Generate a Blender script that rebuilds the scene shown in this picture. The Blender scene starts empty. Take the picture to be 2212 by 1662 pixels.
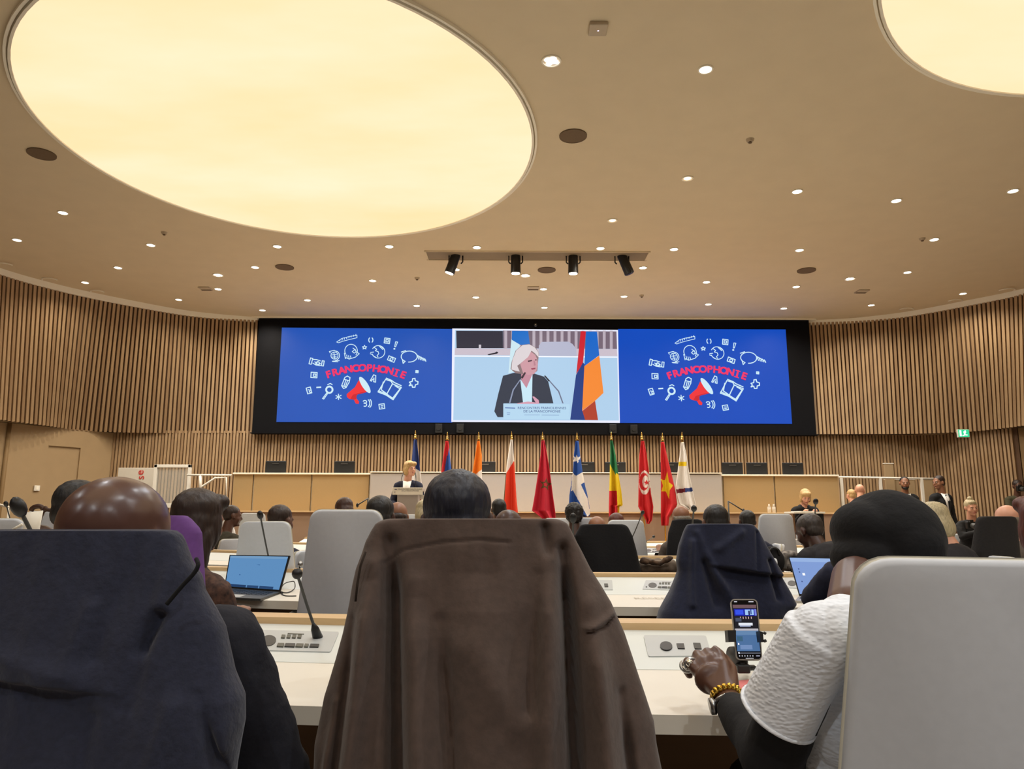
import bpy, bmesh, random, math
from math import sin, cos, tan, atan, atan2, radians, pi, sqrt, exp
from mathutils import Vector as V, Matrix as M, noise

random.seed(7)
SC = bpy.context.scene
COL = SC.collection

# ------------------------------------------------------------ camera, world, exposure
EYE, F, TH, RO = 1.15, 1600.0, radians(10), radians(.2)
cam_d = bpy.data.cameras.new('camera')
cam_d.sensor_width = 36.0
cam_d.lens = 36.0 * F / 2212.0
cam_d.clip_end = 100
cam = bpy.data.objects.new('camera', cam_d)
COL.objects.link(cam)
cam.matrix_world = M.Translation((0, 0, EYE)) @ M.Rotation(radians(90) + TH, 4, 'X') @ M.Rotation(RO, 4, 'Z')
SC.camera = cam
world = bpy.data.worlds.new('world')
SC.world = world
world.use_nodes = True
world.node_tree.nodes['Background'].inputs[0].default_value = (.9, .75, .55, 1)
world.node_tree.nodes['Background'].inputs[1].default_value = 0.02
SC.view_settings.view_transform = 'Standard'
SC.view_settings.look = 'None'
SC.view_settings.exposure = 0.0
SC.view_settings.gamma = 1
SC.view_settings.use_curve_mapping = False
PANEL_E = 1.2         # round luminous ceilings
DOWN_E = 12.0
SPOT_W = 160.0          # lamp inside each recessed downlight
          # recessed downlights
CEIL = 5.6

# ------------------------------------------------------------ rays of the photograph -> places in the room
def ray(px, py):
    u, v = px - 1106, 831 - py
    x, y = u * cos(RO) - v * sin(RO), u * sin(RO) + v * cos(RO)
    return V((x, F * cos(TH) - y * sin(TH), y * cos(TH) + F * sin(TH)))
def P(px, py, Y):
    a = ray(px, py)
    return V((0, 0, EYE)) + a * (Y / a.y)
def PZ(px, py, z):
    a = ray(px, py)
    return V((0, 0, EYE)) + a * ((z - EYE) / a.z)

# ------------------------------------------------------------ materials
def lin(c):
    return tuple((x / 255 / 12.92) if x / 255 <= .04045 else ((x / 255 + .055) / 1.055) ** 2.4 for x in c)
MATS = {}
def mat(name, rgb, rough=.6, metal=0., var=0., scale=20., bump=0., stretch=None, emit=0., spec=.5, alpha=1., rgb2=None, sheen=0.):
    if name in MATS: return MATS[name]
    m = bpy.data.materials.new(name)
    m.use_nodes = True
    nt = m.node_tree
    b = nt.nodes['Principled BSDF']
    c = lin(rgb)
    b.inputs['Base Color'].default_value = (*c, 1)
    b.inputs['Roughness'].default_value = rough
    b.inputs['Metallic'].default_value = metal
    b.inputs['Specular IOR Level'].default_value = spec
    if sheen: b.inputs['Sheen Weight'].default_value = sheen
    if alpha < 1: b.inputs['Alpha'].default_value = alpha
    if emit:
        b.inputs['Base Color'].default_value = (.008, .008, .008, 1)
        b.inputs['Specular IOR Level'].default_value = .1
        b.inputs['Emission Color'].default_value = (*c, 1)
        b.inputs['Emission Strength'].default_value = emit
    if var or bump:
        tc = nt.nodes.new('ShaderNodeTexCoord')
        mp = nt.nodes.new('ShaderNodeMapping')
        if stretch: mp.inputs['Scale'].default_value = stretch
        no = nt.nodes.new('ShaderNodeTexNoise')
        no.inputs['Scale'].default_value = scale
        no.inputs['Detail'].default_value = 5
        nt.links.new(tc.outputs['Object'], mp.inputs[0])
        nt.links.new(mp.outputs[0], no.inputs['Vector'])
        if var:
            mx = nt.nodes.new('ShaderNodeMix'); mx.data_type = 'RGBA'
            mr = nt.nodes.new('ShaderNodeMapRange')
            mr.inputs['From Min'].default_value = .3; mr.inputs['From Max'].default_value = .7
            nt.links.new(no.outputs['Fac'], mr.inputs['Value'])
            nt.links.new(mr.outputs[0], mx.inputs['Factor'])
            c2 = lin(rgb2) if rgb2 else tuple(x * (1 - var) for x in c)
            mx.inputs['A'].default_value = (*c, 1)
            mx.inputs['B'].default_value = (*c2, 1)
            nt.links.new(mx.outputs['Result'], b.inputs['Emission Color' if emit else 'Base Color'])
        if bump:
            bu = nt.nodes.new('ShaderNodeBump')
            bu.inputs['Strength'].default_value = bump
            bu.inputs['Distance'].default_value = .004
            nt.links.new(no.outputs['Fac'], bu.inputs['Height'])
            nt.links.new(bu.outputs[0], b.inputs['Normal'])
    MATS[name] = m
    return m

m_ceil = mat('ceiling_paint', (224, 207, 176), .9, var=.04, scale=3, bump=.05)
m_slat = mat('oak_slat', (184, 152, 114), .6, var=.25, scale=3, stretch=(8, 8, .6))
m_slat2 = mat('oak_slat_darker', (166, 134, 98), .6, var=.25, scale=3, stretch=(8, 8, .6))
m_back = mat('slat_backing', (92, 64, 40), .8, var=.2, scale=4)
m_wall = mat('beige_panel', (166, 140, 104), .7, var=.06, scale=4)
m_wall2 = mat('beige_panel_joint', (136, 108, 70), .7, var=.06, scale=4)
m_tan = mat('tan_acoustic_panel', (162, 136, 94), .8, var=.06, scale=120, bump=.1)
m_white = mat('white_laminate', (232, 226, 212), .45, var=.02, scale=5)
m_whitep = mat('white_painted_metal', (230, 224, 212), .4, var=.02, scale=5)
m_strip = mat('grey_white_console_strip', (215, 220, 216), .4, var=.02, scale=5)
m_ledge = mat('beech_ledge', (218, 184, 136), .5, var=.12, scale=6, stretch=(.6, 8, 8))
m_floor = mat('beige_carpet', (156, 148, 140), .95, var=.3, scale=60, bump=.3)
m_black = mat('black_panel', (9, 9, 14), .8, var=.2, scale=8, spec=.15)
m_blk = mat('black_plastic', (18, 17, 17), .45, var=.2, scale=30)
m_dkgrey = mat('dark_grey_plastic', (60, 60, 58), .5, var=.2, scale=30)
m_trim = mat('cream_trim', (250, 243, 226), .6, var=.03, scale=5)
m_glow = mat('luminous_fabric', (255, 227, 190), .5, emit=PANEL_E, var=.1, scale=.3, rgb2=(250, 214, 160), stretch=(1, 2.2, 1))
m_down = mat('downlight_glow', (255, 246, 228), .5, emit=DOWN_E)
m_downw = mat('downlight_glow_cool', (236, 240, 255), .5, emit=DOWN_E)
m_downdim = mat('downlight_glow_dim', (255, 226, 190), .5, emit=3)
m_chair = mat('greige_leatherette', (200, 204, 210), .6, var=.04, scale=60, bump=.05)
m_chairedge = mat('chair_shell_edge', (222, 218, 200), .4, var=.02, scale=30)
m_steel = mat('brushed_steel', (180, 180, 180), .3, 1, var=.1, scale=40)
m_gold = mat('polished_gold', (230, 190, 100), .2, 1, var=.1, scale=40)
m_navyc = mat('navy_wool', (38, 42, 62), .95, var=.25, scale=90, bump=.5, sheen=.15)
m_brownc = mat('brown_suede', (88, 72, 64), .95, var=.22, scale=60, bump=.35, sheen=.15)
m_blackc = mat('black_wool', (14, 14, 18), .95, var=.3, scale=70, bump=.5)
m_plate = mat('console_plate_grey', (186, 190, 190), .4, var=.03, scale=10)
m_btn = mat('console_button_grey', (92, 92, 82), .5, var=.1, scale=30)
m_glass = mat('clear_glass', (220, 225, 220), .05, alpha=.18)

# ------------------------------------------------------------ object helpers
def link(name, me, parent=None, m=None, loc=None):
    o = bpy.data.objects.new(name, me)
    COL.objects.link(o)
    if m is not None and me is not None and not me.materials:
        me.materials.append(m)
    if loc is not None: o.location = loc
    if parent is not None:
        o.parent = parent
        if loc is None:
            o.matrix_parent_inverse = PMAT.get(parent.name, M.Identity(4)).inverted()
    return o
PMAT = {}
def tag(o, label=None, cat=None, group=None, kind=None):
    if label: o['label'] = label
    if cat: o['category'] = cat
    if group: o['group'] = group
    if kind: o['kind'] = kind
    return o
def thing(name, label, cat, loc=(0, 0, 0), rz=0., group=None, kind=None):
    o = bpy.data.objects.new(name, None)
    COL.objects.link(o)
    o.empty_display_size = .1
    o.location = loc
    o.rotation_euler = (0, 0, rz)
    PMAT[o.name] = M.Translation(loc) @ M.Rotation(rz, 4, 'Z')
    return tag(o, label, cat, group, kind)
def subparent(o):            # a mesh part built in world coordinates, about to get sub-parts
    PMAT[o.name] = M.Identity(4)
    return o
def mesh_from(verts, faces, smooth=False):
    me = bpy.data.meshes.new('mesh')
    me.from_pydata([tuple(v) for v in verts], [], faces)
    me.update()
    if smooth: me.polygons.foreach_set('use_smooth', [True] * len(me.polygons))
    return me
def bm_mesh(bm, smooth=False):
    me = bpy.data.meshes.new('mesh')
    bmesh.ops.recalc_face_normals(bm, faces=bm.faces)
    bm.to_mesh(me); bm.free()
    if smooth: me.polygons.foreach_set('use_smooth', [True] * len(me.polygons))
    return me
def dup(root, loc=None, rz=None, label=None, group=None, scale=None):
    r = root.copy(); COL.objects.link(r)
    if loc is not None: r.location = loc
    if rz is not None: r.rotation_euler = (0, 0, rz)
    if scale is not None: r.scale = scale
    if label: r['label'] = label
    if group: r['group'] = group
    for ch in list(root.children):
        c = ch.copy(); COL.objects.link(c); c.parent = r
        for g in list(ch.children):
            d = g.copy(); COL.objects.link(d); d.parent = c
    return r
def box(bm, c, s, bev=0.):
    g = bmesh.ops.create_cube(bm, size=1, matrix=M.Translation(c) @ M.Diagonal((*s, 1)))
    if bev:
        es = list({e for v in g['verts'] for e in v.link_edges})
        bmesh.ops.bevel(bm, geom=es, offset=bev, segments=2, affect='EDGES', profile=.5)
def boxm(c, s, bev=0., sm=False):
    bm = bmesh.new(); box(bm, c, s, bev); return bm_mesh(bm, sm)
def cyl(bm, p0, p1, r0, r1=None, n=16, capped=True):
    p0, p1 = V(p0), V(p1)
    d = p1 - p0
    q = d.to_track_quat('Z', 'Y').to_matrix().to_4x4()
    bmesh.ops.create_cone(bm, cap_ends=capped, segments=n, radius1=r0, radius2=r0 if r1 is None else r1, depth=d.length,
                          matrix=M.Translation((p0 + p1) / 2) @ q)
def sph(bm, c, r, rot=None, sub=2):
    r = (r, r, r) if isinstance(r, (int, float)) else r
    m = M.Translation(c)
    if rot is not None: m = m @ rot
    bmesh.ops.create_icosphere(bm, subdivisions=sub, radius=1, matrix=m @ M.Diagonal((*r, 1)))
def tube(pts, r, n=8, closed=False):
    """tube mesh through pts; r a number or list"""
    pts = [V(p) for p in pts]; k = len(pts)
    rr = r if isinstance(r, (list, tuple)) else [r] * k
    vs, fs = [], []
    up = V((0, 0, 1))
    for i, p in enumerate(pts):
        t = (pts[min(i + 1, k - 1)] - pts[max(i - 1, 0)]).normalized()
        a = t.cross(up)
        if a.length < .05: a = t.cross(V((0, 1, 0)))
        a.normalize(); b = t.cross(a).normalized()
        for j in range(n):
            w = 2 * pi * j / n
            vs.append(p + (a * cos(w) + b * sin(w)) * rr[i])
    for i in range(k - 1):
        for j in range(n):
            fs.append((i * n + j, i * n + (j + 1) % n, (i + 1) * n + (j + 1) % n, (i + 1) * n + j))
    fs.append(tuple(range(n))[::-1]); fs.append(tuple((k - 1) * n + j for j in range(n)))
    return mesh_from(vs, fs, True)
def slab(ps, th):
    """solid from a planar polygon, thickened along its normal (towards -normal)"""
    ps = [V(p) for p in ps]; n = len(ps)
    nn = (ps[1] - ps[0]).cross(ps[-1] - ps[0]).normalized()
    vs = ps + [p - nn * th for p in ps]
    fs = [tuple(range(n)), tuple(range(2 * n - 1, n - 1, -1))] + [(i, i + n, (i + 1) % n + n, (i + 1) % n) for i in range(n)]
    return mesh_from(vs, fs)
def smooth_line(pts, n=6):
    pts = [V(p) for p in pts]; out = []
    for i in range(len(pts) - 1):
        a, b, c, d = pts[max(i - 1, 0)], pts[i], pts[i + 1], pts[min(i + 2, len(pts) - 1)]
        for j in range(n):
            t = j / n
            out.append(.5 * ((2 * b) + (c - a) * t + (2 * a - 5 * b + 4 * c - d) * t * t + (3 * b - a - 3 * c + d) * t ** 3))
    out.append(pts[-1]); return out
def text_mesh(s, size, ext=.0):
    cu = bpy.data.curves.new('txt', 'FONT')
    cu.body = s; cu.size = size; cu.align_x = 'CENTER'; cu.align_y = 'CENTER'; cu.extrude = ext
    o = bpy.data.objects.new('txt', cu); COL.objects.link(o)
    dg = bpy.context.evaluated_depsgraph_get()
    me = bpy.data.meshes.new_from_object(o.evaluated_get(dg))
    bpy.data.objects.remove(o)
    return me
# blobs: overlapping closed solids fused by voxel remesh into one continuous skin
def cap(p0, p1, r0, r1, sq=None): return ('cap', V(p0), V(p1), r0, r1, sq)
def ell(c, r, rot=None): return ('ell', V(c), (r, r, r) if isinstance(r, (int, float)) else r, rot)
def add_prim(bm, pr, X):
    if pr[0] == 'ell':
        sph(bm, (0, 0, 0), 1, sub=3) if False else None
        m = X @ M.Translation(pr[1])
        if pr[3] is not None: m = m @ pr[3]
        bmesh.ops.create_icosphere(bm, subdivisions=3, radius=1, matrix=m @ M.Diagonal((*pr[2], 1)))
    else:
        _, p0, p1, r0, r1, sq = pr
        d = p1 - p0; L = d.length
        q = d.to_track_quat('Z', 'Y').to_matrix().to_4x4()
        n, h = 16, 5
        vs = []
        rings = []
        for k in range(h + 1):
            a = -pi / 2 + (pi / 2) * k / h
            rings.append((sin(a) * r0, cos(a) * r0))
        for k in range(h + 1):
            a = (pi / 2) * k / h
            rings.append((L + sin(a) * r1, cos(a) * r1))
        loc = M.Translation(p0) @ q
        vv = []
        for z, r in rings:
            vv.append([bm.verts.new((max(r, 1e-5) * cos(2 * pi * j / n), max(r, 1e-5) * sin(2 * pi * j / n), z)) for j in range(n)])
        for i in range(len(vv) - 1):
            for j in range(n):
                bm.faces.new((vv[i][j], vv[i][(j + 1) % n], vv[i + 1][(j + 1) % n], vv[i + 1][j]))
        bm.faces.new(vv[0][::-1]); bm.faces.new(vv[-1])
        for row in vv:
            for v in row:
                w = loc @ v.co
                if sq is not None:
                    ax, f = sq
                    ax = V(ax).normalized()
                    base = p0 + (d / L) * ((w - p0).dot(d / L)) if L > 1e-6 else p0
                    o = w - base
                    w = base + o + ax * (o.dot(ax) * (f - 1))
                v.co = X @ w
def blob_mesh(prims, vox, X=M.Identity(4), smooth=3, disp=None):
    bm = bmesh.new()
    for p in prims: add_prim(bm, p, X)
    me = bpy.data.meshes.new('src'); bm.to_mesh(me); bm.free()
    o = bpy.data.objects.new('src', me); COL.objects.link(o)
    r = o.modifiers.new('r', 'REMESH'); r.mode = 'VOXEL'; r.voxel_size = vox; r.use_smooth_shade = True
    if smooth:
        s = o.modifiers.new('s', 'SMOOTH'); s.factor = .5; s.iterations = smooth
    dg = bpy.context.evaluated_depsgraph_get()
    out = bpy.data.meshes.new_from_object(o.evaluated_get(dg))
    bpy.data.objects.remove(o); bpy.data.meshes.remove(me)
    if disp:
        for v in out.vertices: v.co += v.normal * disp(v.co)
    out.polygons.foreach_set('use_smooth', [True] * len(out.polygons))
    out.materials.clear()
    return out

# ============================================================ THE ROOM
def struct(name, me, m, parent=None, **k):
    o = link(name, me, parent, m)
    if parent is None: o['kind'] = 'structure'
    return o
floor = struct('floor', mesh_from([(-13, -7, 0), (13, -7, 0), (13, 17.6, 0), (-13, 17.6, 0)], [(0, 1, 2, 3)]), m_floor)
# plan curves of the overhanging slatted walls: (top px, top py, bottom px, bottom py)
LC = [(555, 687, 543, 936), (470, 680.5, 456, 935.5), (378, 669, 362, 935), (214, 637.5, 198, 930), (100, 611, 80, 916), (0, 582, -21, 903)]
RC = [(1747, 694, 1764, 939), (1850, 688.5, 1868, 938.6), (1963, 675, 1983, 937), (2086, 652, 2108, 931), (2212, 626, 2237, 917)]
def densify(pts, n):
    pts = smooth_line(pts, 12)
    L = [0]
    for a, b in zip(pts, pts[1:]): L.append(L[-1] + (b - a).length)
    out = []
    for i in range(n):
        s = L[-1] * i / (n - 1); k = 0
        while k < len(L) - 2 and L[k + 1] < s: k += 1
        t = (s - L[k]) / max(1e-9, L[k + 1] - L[k])
        out.append(pts[k].lerp(pts[k + 1], t))
    return out, L[-1]
BOT = 2.95
def upper_wall(side, C, ext):
    top = [PZ(a, b, CEIL) for a, b, c, d in C] + [V((x, y, CEIL)) for x, y in ext]
    bot = [PZ(c, d, BOT) for a, b, c, d in C] + [V((x + (-.3 if side == 'left' else .15), y + .5, BOT)) for x, y in ext]
    T, L = densify(top, 121); B, _ = densify(bot, 121)
    n = len(T)
    out = V((-.5, .6, 0)) if side == 'left' else V((.5, .6, 0))
    vs = T + B + [p + out * .25 for p in T] + [p + out * .25 for p in B]
    fs = []
    for i in range(n - 1):
        fs += [(i, i + 1, n + i + 1, n + i), (n + i, n + i + 1, 3 * n + i + 1, 3 * n + i), (2 * n + i, 3 * n + i, 3 * n + i + 1, 2 * n + i + 1)]
    w = struct('wall_upper_' + side, mesh_from(vs, fs), m_back)
    w['label'] = 'curved overhanging upper wall of vertical oak slats, %s of the screen' % side
    # slats, one object each, sharing two meshes
    ms = [boxm((0, .0, .5), (.052, .055, 1)) for _ in range(2)]
    ms[0].materials.append(m_slat); ms[1].materials.append(m_slat2)
    vis = L * 1.0
    N = min(300, int(L / .0835))
    T2, _ = densify(top, N); B2, _ = densify(bot, N)
    for i in range(N):
        a, b = B2[i], T2[i]
        tg = (T2[min(i + 1, N - 1)] - T2[max(i - 1, 0)]).normalized()
        z = (b - a).normalized()
        nrm = z.cross(tg).normalized()
        tg = nrm.cross(z).normalized()
        if nrm.y > 0: nrm, tg = -nrm, -tg
        R = M((tg, nrm, z)).transposed().to_4x4()
        # z stays unit; local x tangent, local y towards the room
        o = link('slat', ms[0 if (i * 7) % 3 else 1], None)
        o.matrix_world = M.Translation(a + nrm * .027) @ R @ M.Diagonal((1, 1, (b - a).length - .03, 1))
        mw = o.matrix_world.copy()
        o.parent = w; o.matrix_parent_inverse = M.Identity(4); o.matrix_world = mw
    # cream trim where the wall meets the ceiling
    inn = -out.normalized() * .09
    tv = [p + inn + V((0, 0, 0)) for p in T] + [p + inn * .45 + V((0, 0, -.10)) for p in T] + [p + V((0, 0, -.11)) for p in T]
    tf = []
    for i in range(n - 1):
        tf += [(i, i + 1, n + i + 1, n + i), (n + i, n + i + 1, 2 * n + i + 1, 2 * n + i)]
    struct('trim_' + ('1' if side == 'left' else '2'), mesh_from(tv, tf), m_trim)
    return w, T, B
WL, TL_, BL_ = upper_wall('left', LC, [(-9.75, 12.0), (-10.0, 10.5), (-10.15, 8.5)])
WR, TR_, BR_ = upper_wall('right', RC, [(10.55, 13.1), (10.8, 11.8), (11.0, 10.0)])
# ceiling with its boundary carried past the walls, holes are covered by the luminous discs just under it
struct('ceiling', boxm((0, 5.3, CEIL + .06), (26, 24.6, .12)), m_ceil)
# lower walls
def lower_slats(name, label, a, b, z0, z1, pitch, m=m_back, w=.045):
    a, b = V(a), V(b); L = (b - a).length; t = (b - a).normalized()
    nrm = V((t.y, -t.x, 0))
    if nrm.y > 0: nrm = -nrm
    off = -nrm * .03
    me = mesh_from([a + V((0, 0, z0)), b + V((0, 0, z0)), b + V((0, 0, z1)), a + V((0, 0, z1)),
                    a - nrm * .15 + V((0, 0, z0)), b - nrm * .15 + V((0, 0, z0)), b - nrm * .15 + V((0, 0, z1)), a - nrm * .15 + V((0, 0, z1))],
                   [(0, 1, 2, 3), (4, 7, 6, 5), (0, 4, 5, 1), (1, 5, 6, 2), (2, 6, 7, 3), (3, 7, 4, 0)])
    wl = struct(name, me, m); wl['label'] = label
    ms = [boxm((0, 0, (z0 + z1) / 2), (w, .04, z1 - z0 - .01)) for _ in range(2)]
    ms[0].materials.append(m_slat); ms[1].materials.append(m_slat2)
    n = int(L / pitch)
    for i in range(n):
        p = a + t * (pitch * (i + .5)) + nrm * .021
        o = link('slat', ms[0 if (i * 5) % 3 else 1], wl, loc=p)
        o.rotation_euler = (0, 0, atan2(t.y, t.x))
    return wl
lower_slats('wall_back', 'straight lower back wall of vertical oak slats behind the stage', (-8.95, 16.62, 0), (9.56, 16.62, 0), 0, 3.0, .0725)
lower_slats('wall_back_right', 'short angled slatted wall right of the stage', (9.5, 16.6, 0), (10.35, 15.1, 0), 0, 3.0, .075)
def plain_wall(name, a, b, z0, z1, m, th=.15, s=1):
    a, b = V((*a, 0)), V((*b, 0)); t = (b - a).normalized(); nn = V((t.y, -t.x, 0)) * th * s
    me = mesh_from([a + V((0, 0, z0)), b + V((0, 0, z0)), b + V((0, 0, z1)), a + V((0, 0, z1)),
                    a + nn + V((0, 0, z0)), b + nn + V((0, 0, z0)), b + nn + V((0, 0, z1)), a + nn + V((0, 0, z1))],
                   [(0, 1, 2, 3), (4, 7, 6, 5), (0, 4, 5, 1), (1, 5, 6, 2), (2, 6, 7, 3), (3, 7, 4, 0)])
    return struct(name, me, m)
def door_recess(name, a, b, u0, u1, h, side):
    pass
# left plain wall in pieces around a door
A, B_ = V((-8.93, 16.62, 0)), V((-10.72, 13.9, 0))
def lw(u): p = A.lerp(B_, u); return (p.x, p.y)
plain_wall('wall_left', lw(0), lw(.22), 0, 2.94, m_wall)
plain_wall('wall_left', lw(.22), lw(.42), 2.55, 2.94, m_wall)
plain_wall('wall_left', lw(.42), lw(1), 0, 2.94, m_wall)
dd = (B_ - A).normalized(); dn = V((dd.y, -dd.x, 0))
d1 = struct('door_1', slab([A.lerp(B_, .22) + dn * .09, A.lerp(B_, .42) + dn * .09, A.lerp(B_, .42) + dn * .09 + V((0, 0, 2.55)), A.lerp(B_, .22) + dn * .09 + V((0, 0, 2.55))], .05), m_wall)
d1['label'] = 'flush beige door recessed in the left wall'
link('door_handle', tube([A.lerp(B_, .4) - dn * .02 + V((0, 0, 1.05)), A.lerp(B_, .375) - dn * .02 + V((0, 0, 1.05))], .012), d1, m_steel)
j = struct('trim_3', tube([A.lerp(B_, .66) - dn * .01, A.lerp(B_, .66) - dn * .01 + V((0, 0, 2.97))], .05, 4), m_wall2)
plain_wall('wall_left', (-10.72, 13.9), (-12.2, 9), 0, 2.94, m_wall)
plain_wall('wall_left', (-12.2, 9), (-12.6, -6.5), 0, CEIL, m_wall)
plain_wall('wall_rear', (-12.6, -6.5), (12.6, -6.5), 0, CEIL, m_wall)
plain_wall('wall_right', (12.6, -6.5), (12.2, 9), 0, CEIL, m_wall)
plain_wall('wall_right', (12.2, 9), (11.3, 13.3), 0, 2.94, m_wall)
plain_wall('wall_right', (11.3, 13.3), (10.9, 14.5), 0, 2.94, m_wall)
plain_wall('wall_right', (10.9, 14.5), (10.37, 15.1), 0, 2.94, m_wall2)
plain_wall('wall_right', (10.85, 14.35), (11.2, 13.2), 2.75, 3.0, m_wall)
# soffits under the overhangs
for i, (Bc, s) in enumerate(((BL_, -1), (BR_, 1))):
    pts = [V((p.x, p.y, BOT)) for p in Bc]
    far = [V((s * 13, p.y + .2, BOT)) for p in Bc]
    far[0] = V((Bc[0].x, 16.9, BOT))
    for k in range(1, 60): far[k] = V((Bc[0].x + (s * 13 - Bc[0].x) * k / 60, 16.9, BOT))
    for k in range(60, len(pts)):
        far[k] = V((s * 13, 16.9 + (Bc[-1].y - 16.9) * (k - 60) / (len(pts) - 61), BOT))
    n = len(pts)
    struct('trim_%d' % (4 + i), mesh_from(pts + far, [(q, q + 1, n + q + 1, n + q) for q in range(n - 1)]), m_wall)
# upper wall behind the screen, closing the box
plain_wall('wall_front', (-9, 16.75), (10, 16.75), 2.9, CEIL, m_black, s=-1)
struct('trim_6', mesh_from([(-5.95, 16.38, CEIL), (6.95, 16.4, CEIL), (6.95, 16.4, CEIL - .035), (-5.95, 16.38, CEIL - .035), (6.95, 16.6, CEIL - .035), (-5.95, 16.6, CEIL - .035)],
                          [(0, 1, 2, 3), (3, 2, 4, 5)]), m_trim)
struct('trim_7', boxm((.5, 16.5, 2.925), (12.6, .3, .02)), m_black)

# half-round wall washers on the trim
def halfring(px, py, w):
    c = PZ(px, py, CEIL - .03)
    r = w
    pts = [c + V((cos(a) * r, -abs(sin(a)) * r * .9, -.01)) for a in [pi * k / 12 for k in range(13)]]
    return tube(pts, .012, 6)
for k, (px, py, w, s) in enumerate([(8, 572, .16, 'left'), (108, 604, .14, 'left'), (211, 630, .13, 'left'), (1957, 668, .14, 'right'), (2063, 650, .14, 'right'), (2174, 627, .15, 'right')]):
    o = link('curved_wall_bracket', halfring(px, py, w), None, m_trim)
    nth = {0: 'leftmost', 1: 'middle', 2: 'nearest the screen'} if s == 'left' else {3: 'nearest the screen', 4: 'middle', 5: 'rightmost'}
    tag(o, 'small cream half-ring bracket on the %s wall trim, %s of three' % (s, nth[k]), 'bracket', 'half-ring brackets on the cream trim')

# ============================================================ CEILING ITEMS
def ring_mesh(c, r0, r1, z0, z1, n=96):
    vs, fs = [], []
    for k in range(n):
        a = 2 * pi * k / n
        for (r, z) in ((r0, z1), (r0, z0), (r1, z0), (r1, z1)):
            vs.append((c[0] + cos(a) * r, c[1] + sin(a) * r, z))
    for k in range(n):
        a, b = k * 4, ((k + 1) % n) * 4
        for q in range(4): fs.append((a + q, b + q, b + (q + 1) % 4, a + (q + 1) % 4))
    return mesh_from(vs, fs, False)
def big_light(c, r, ry, label):
    t = thing('luminous_ceiling', label, 'ceiling light', (c[0], c[1], CEIL))
    n = 96
    z = CEIL - .035
    link('light_panel', mesh_from([(c[0] + cos(2 * pi * k / n) * r, c[1] + sin(2 * pi * k / n) * ry, z) for k in range(n)], [tuple(range(n))[::-1]]), t, m_glow)
    for rr, zz, mm, nm in ((1.0, .05, m_trim, 'inner_rim'), (1.014, .035, m_trim, 'outer_rim')):
        me = ring_mesh((0, 0), 1, 1.009, 0, 1)
        for v in me.vertices:
            v.co = V((c[0] + v.co.x * r * rr, c[1] + v.co.y * ry * rr, CEIL - zz if v.co.z < .5 else CEIL))
        link(nm, me, t, mm)
big_light((-2.6, 8.32), 2.83, 3.03, 'large round glowing ceiling light, whole disc at upper left')
big_light((5.65, 4.35), 2.82, 2.85, 'round glowing ceiling light cut off at the upper right corner')
big_light((-1.2, .2), 2.6, 2.7, 'added round glowing panel overhead, unseen, lighting the foreground')  # extra panel out of view, added to light the foreground
# recessed downlights
def disc(c, r, z, n=20):
    return mesh_from([(c[0] + cos(2 * pi * k / n) * r, c[1] + sin(2 * pi * k / n) * r, z) for k in range(n)], [tuple(range(n))[::-1]])
DL = [(136, 459), (37, 518), (326, 529), (255, 578), (184, 610), (386, 647), (471, 624), (551, 577), (599, 532), (567, 670),
      (664, 648), (841, 532), (805, 606), (900, 660), (985, 582), (1030, 534), (1028, 642), (1174, 624), (1176, 664), (1297, 536),
      (1389, 578), (1348, 640), (1456, 538), (1526, 609), (1530, 657), (1693, 666), (1720, 619), (1882, 659), (1960, 588),
      (2080, 634), (2018, 517), (1936, 433), (2188, 412), (1722, 413), (1727, 540), (1524, 149)]
me_trim = ring_mesh((0, 0), .062, .078, -.012, 0, 20); me_trim.materials.append(m_trim)
me_lens = disc((0, 0), .062, -.006); me_lens.materials.append(m_down)
me_lensw = disc((0, 0), .03, -.006); me_lensw.materials.append(m_downw)
me_lensd = disc((0, 0), .05, -.006); me_lensd.materials.append(m_downdim)
def where(px, py):
    h = 'left' if px < 560 else ('right' if px > 1750 else 'middle')
    d = 'near the screen' if py > 630 else ('halfway to the screen' if py > 500 else 'towards the viewer')
    return h, d
used_lab = {}
DLW = {}
proto = None
cnt = 0
for (px, py) in sorted(DL, key=lambda q: (q[1] // 45, q[0])):
    c = PZ(px, py, CEIL)
    band = {2: 'second', 3: 'second'}
    h, d = where(px, py)
    used_lab.setdefault((h, d), []).append((px, c))
for (h, d), lst in used_lab.items():
    lst.sort(key=lambda q: q[0])
    for i, (px, c) in enumerate(lst):
        side = ['leftmost', 'second from left', 'third from left', 'fourth from left', 'fifth from left', 'sixth from left', 'seventh from left', 'eighth from left', 'ninth from left', 'tenth from left', 'eleventh from left', 'twelfth from left', 'thirteenth from left'][i]
        if i == len(lst) - 1 and i > 0: side = 'rightmost'
        if len(lst) == 1: side = 'only one'
        lab = '%s small round downlight in the %s ceiling %s' % (side, h, d)
        if proto is None:
            proto = thing('downlight', lab, 'downlight', (c.x, c.y, CEIL), 0, 'round recessed downlights in the ceiling')
            link('trim_ring', me_trim, proto, loc=(0, 0, 0)); link('lens', me_lens, proto, loc=(0, 0, 0))
        else:
            dup(proto, (c.x, c.y, CEIL), 0, lab)
for k, (px, py) in enumerate([(1485, 385), (1323, 476)]):
    c = PZ(px, py, CEIL)
    t = thing('downlight', 'dim small downlight, %s of the two faint ones right of the glowing disc' % ('right' if k == 0 else 'left'), 'downlight', c, 0, 'round recessed downlights in the ceiling')
    link('trim_ring', me_trim, t, loc=(0, 0, 0)); link('lens', me_lensd, t, loc=(0, 0, 0))
CLUST = []
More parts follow.
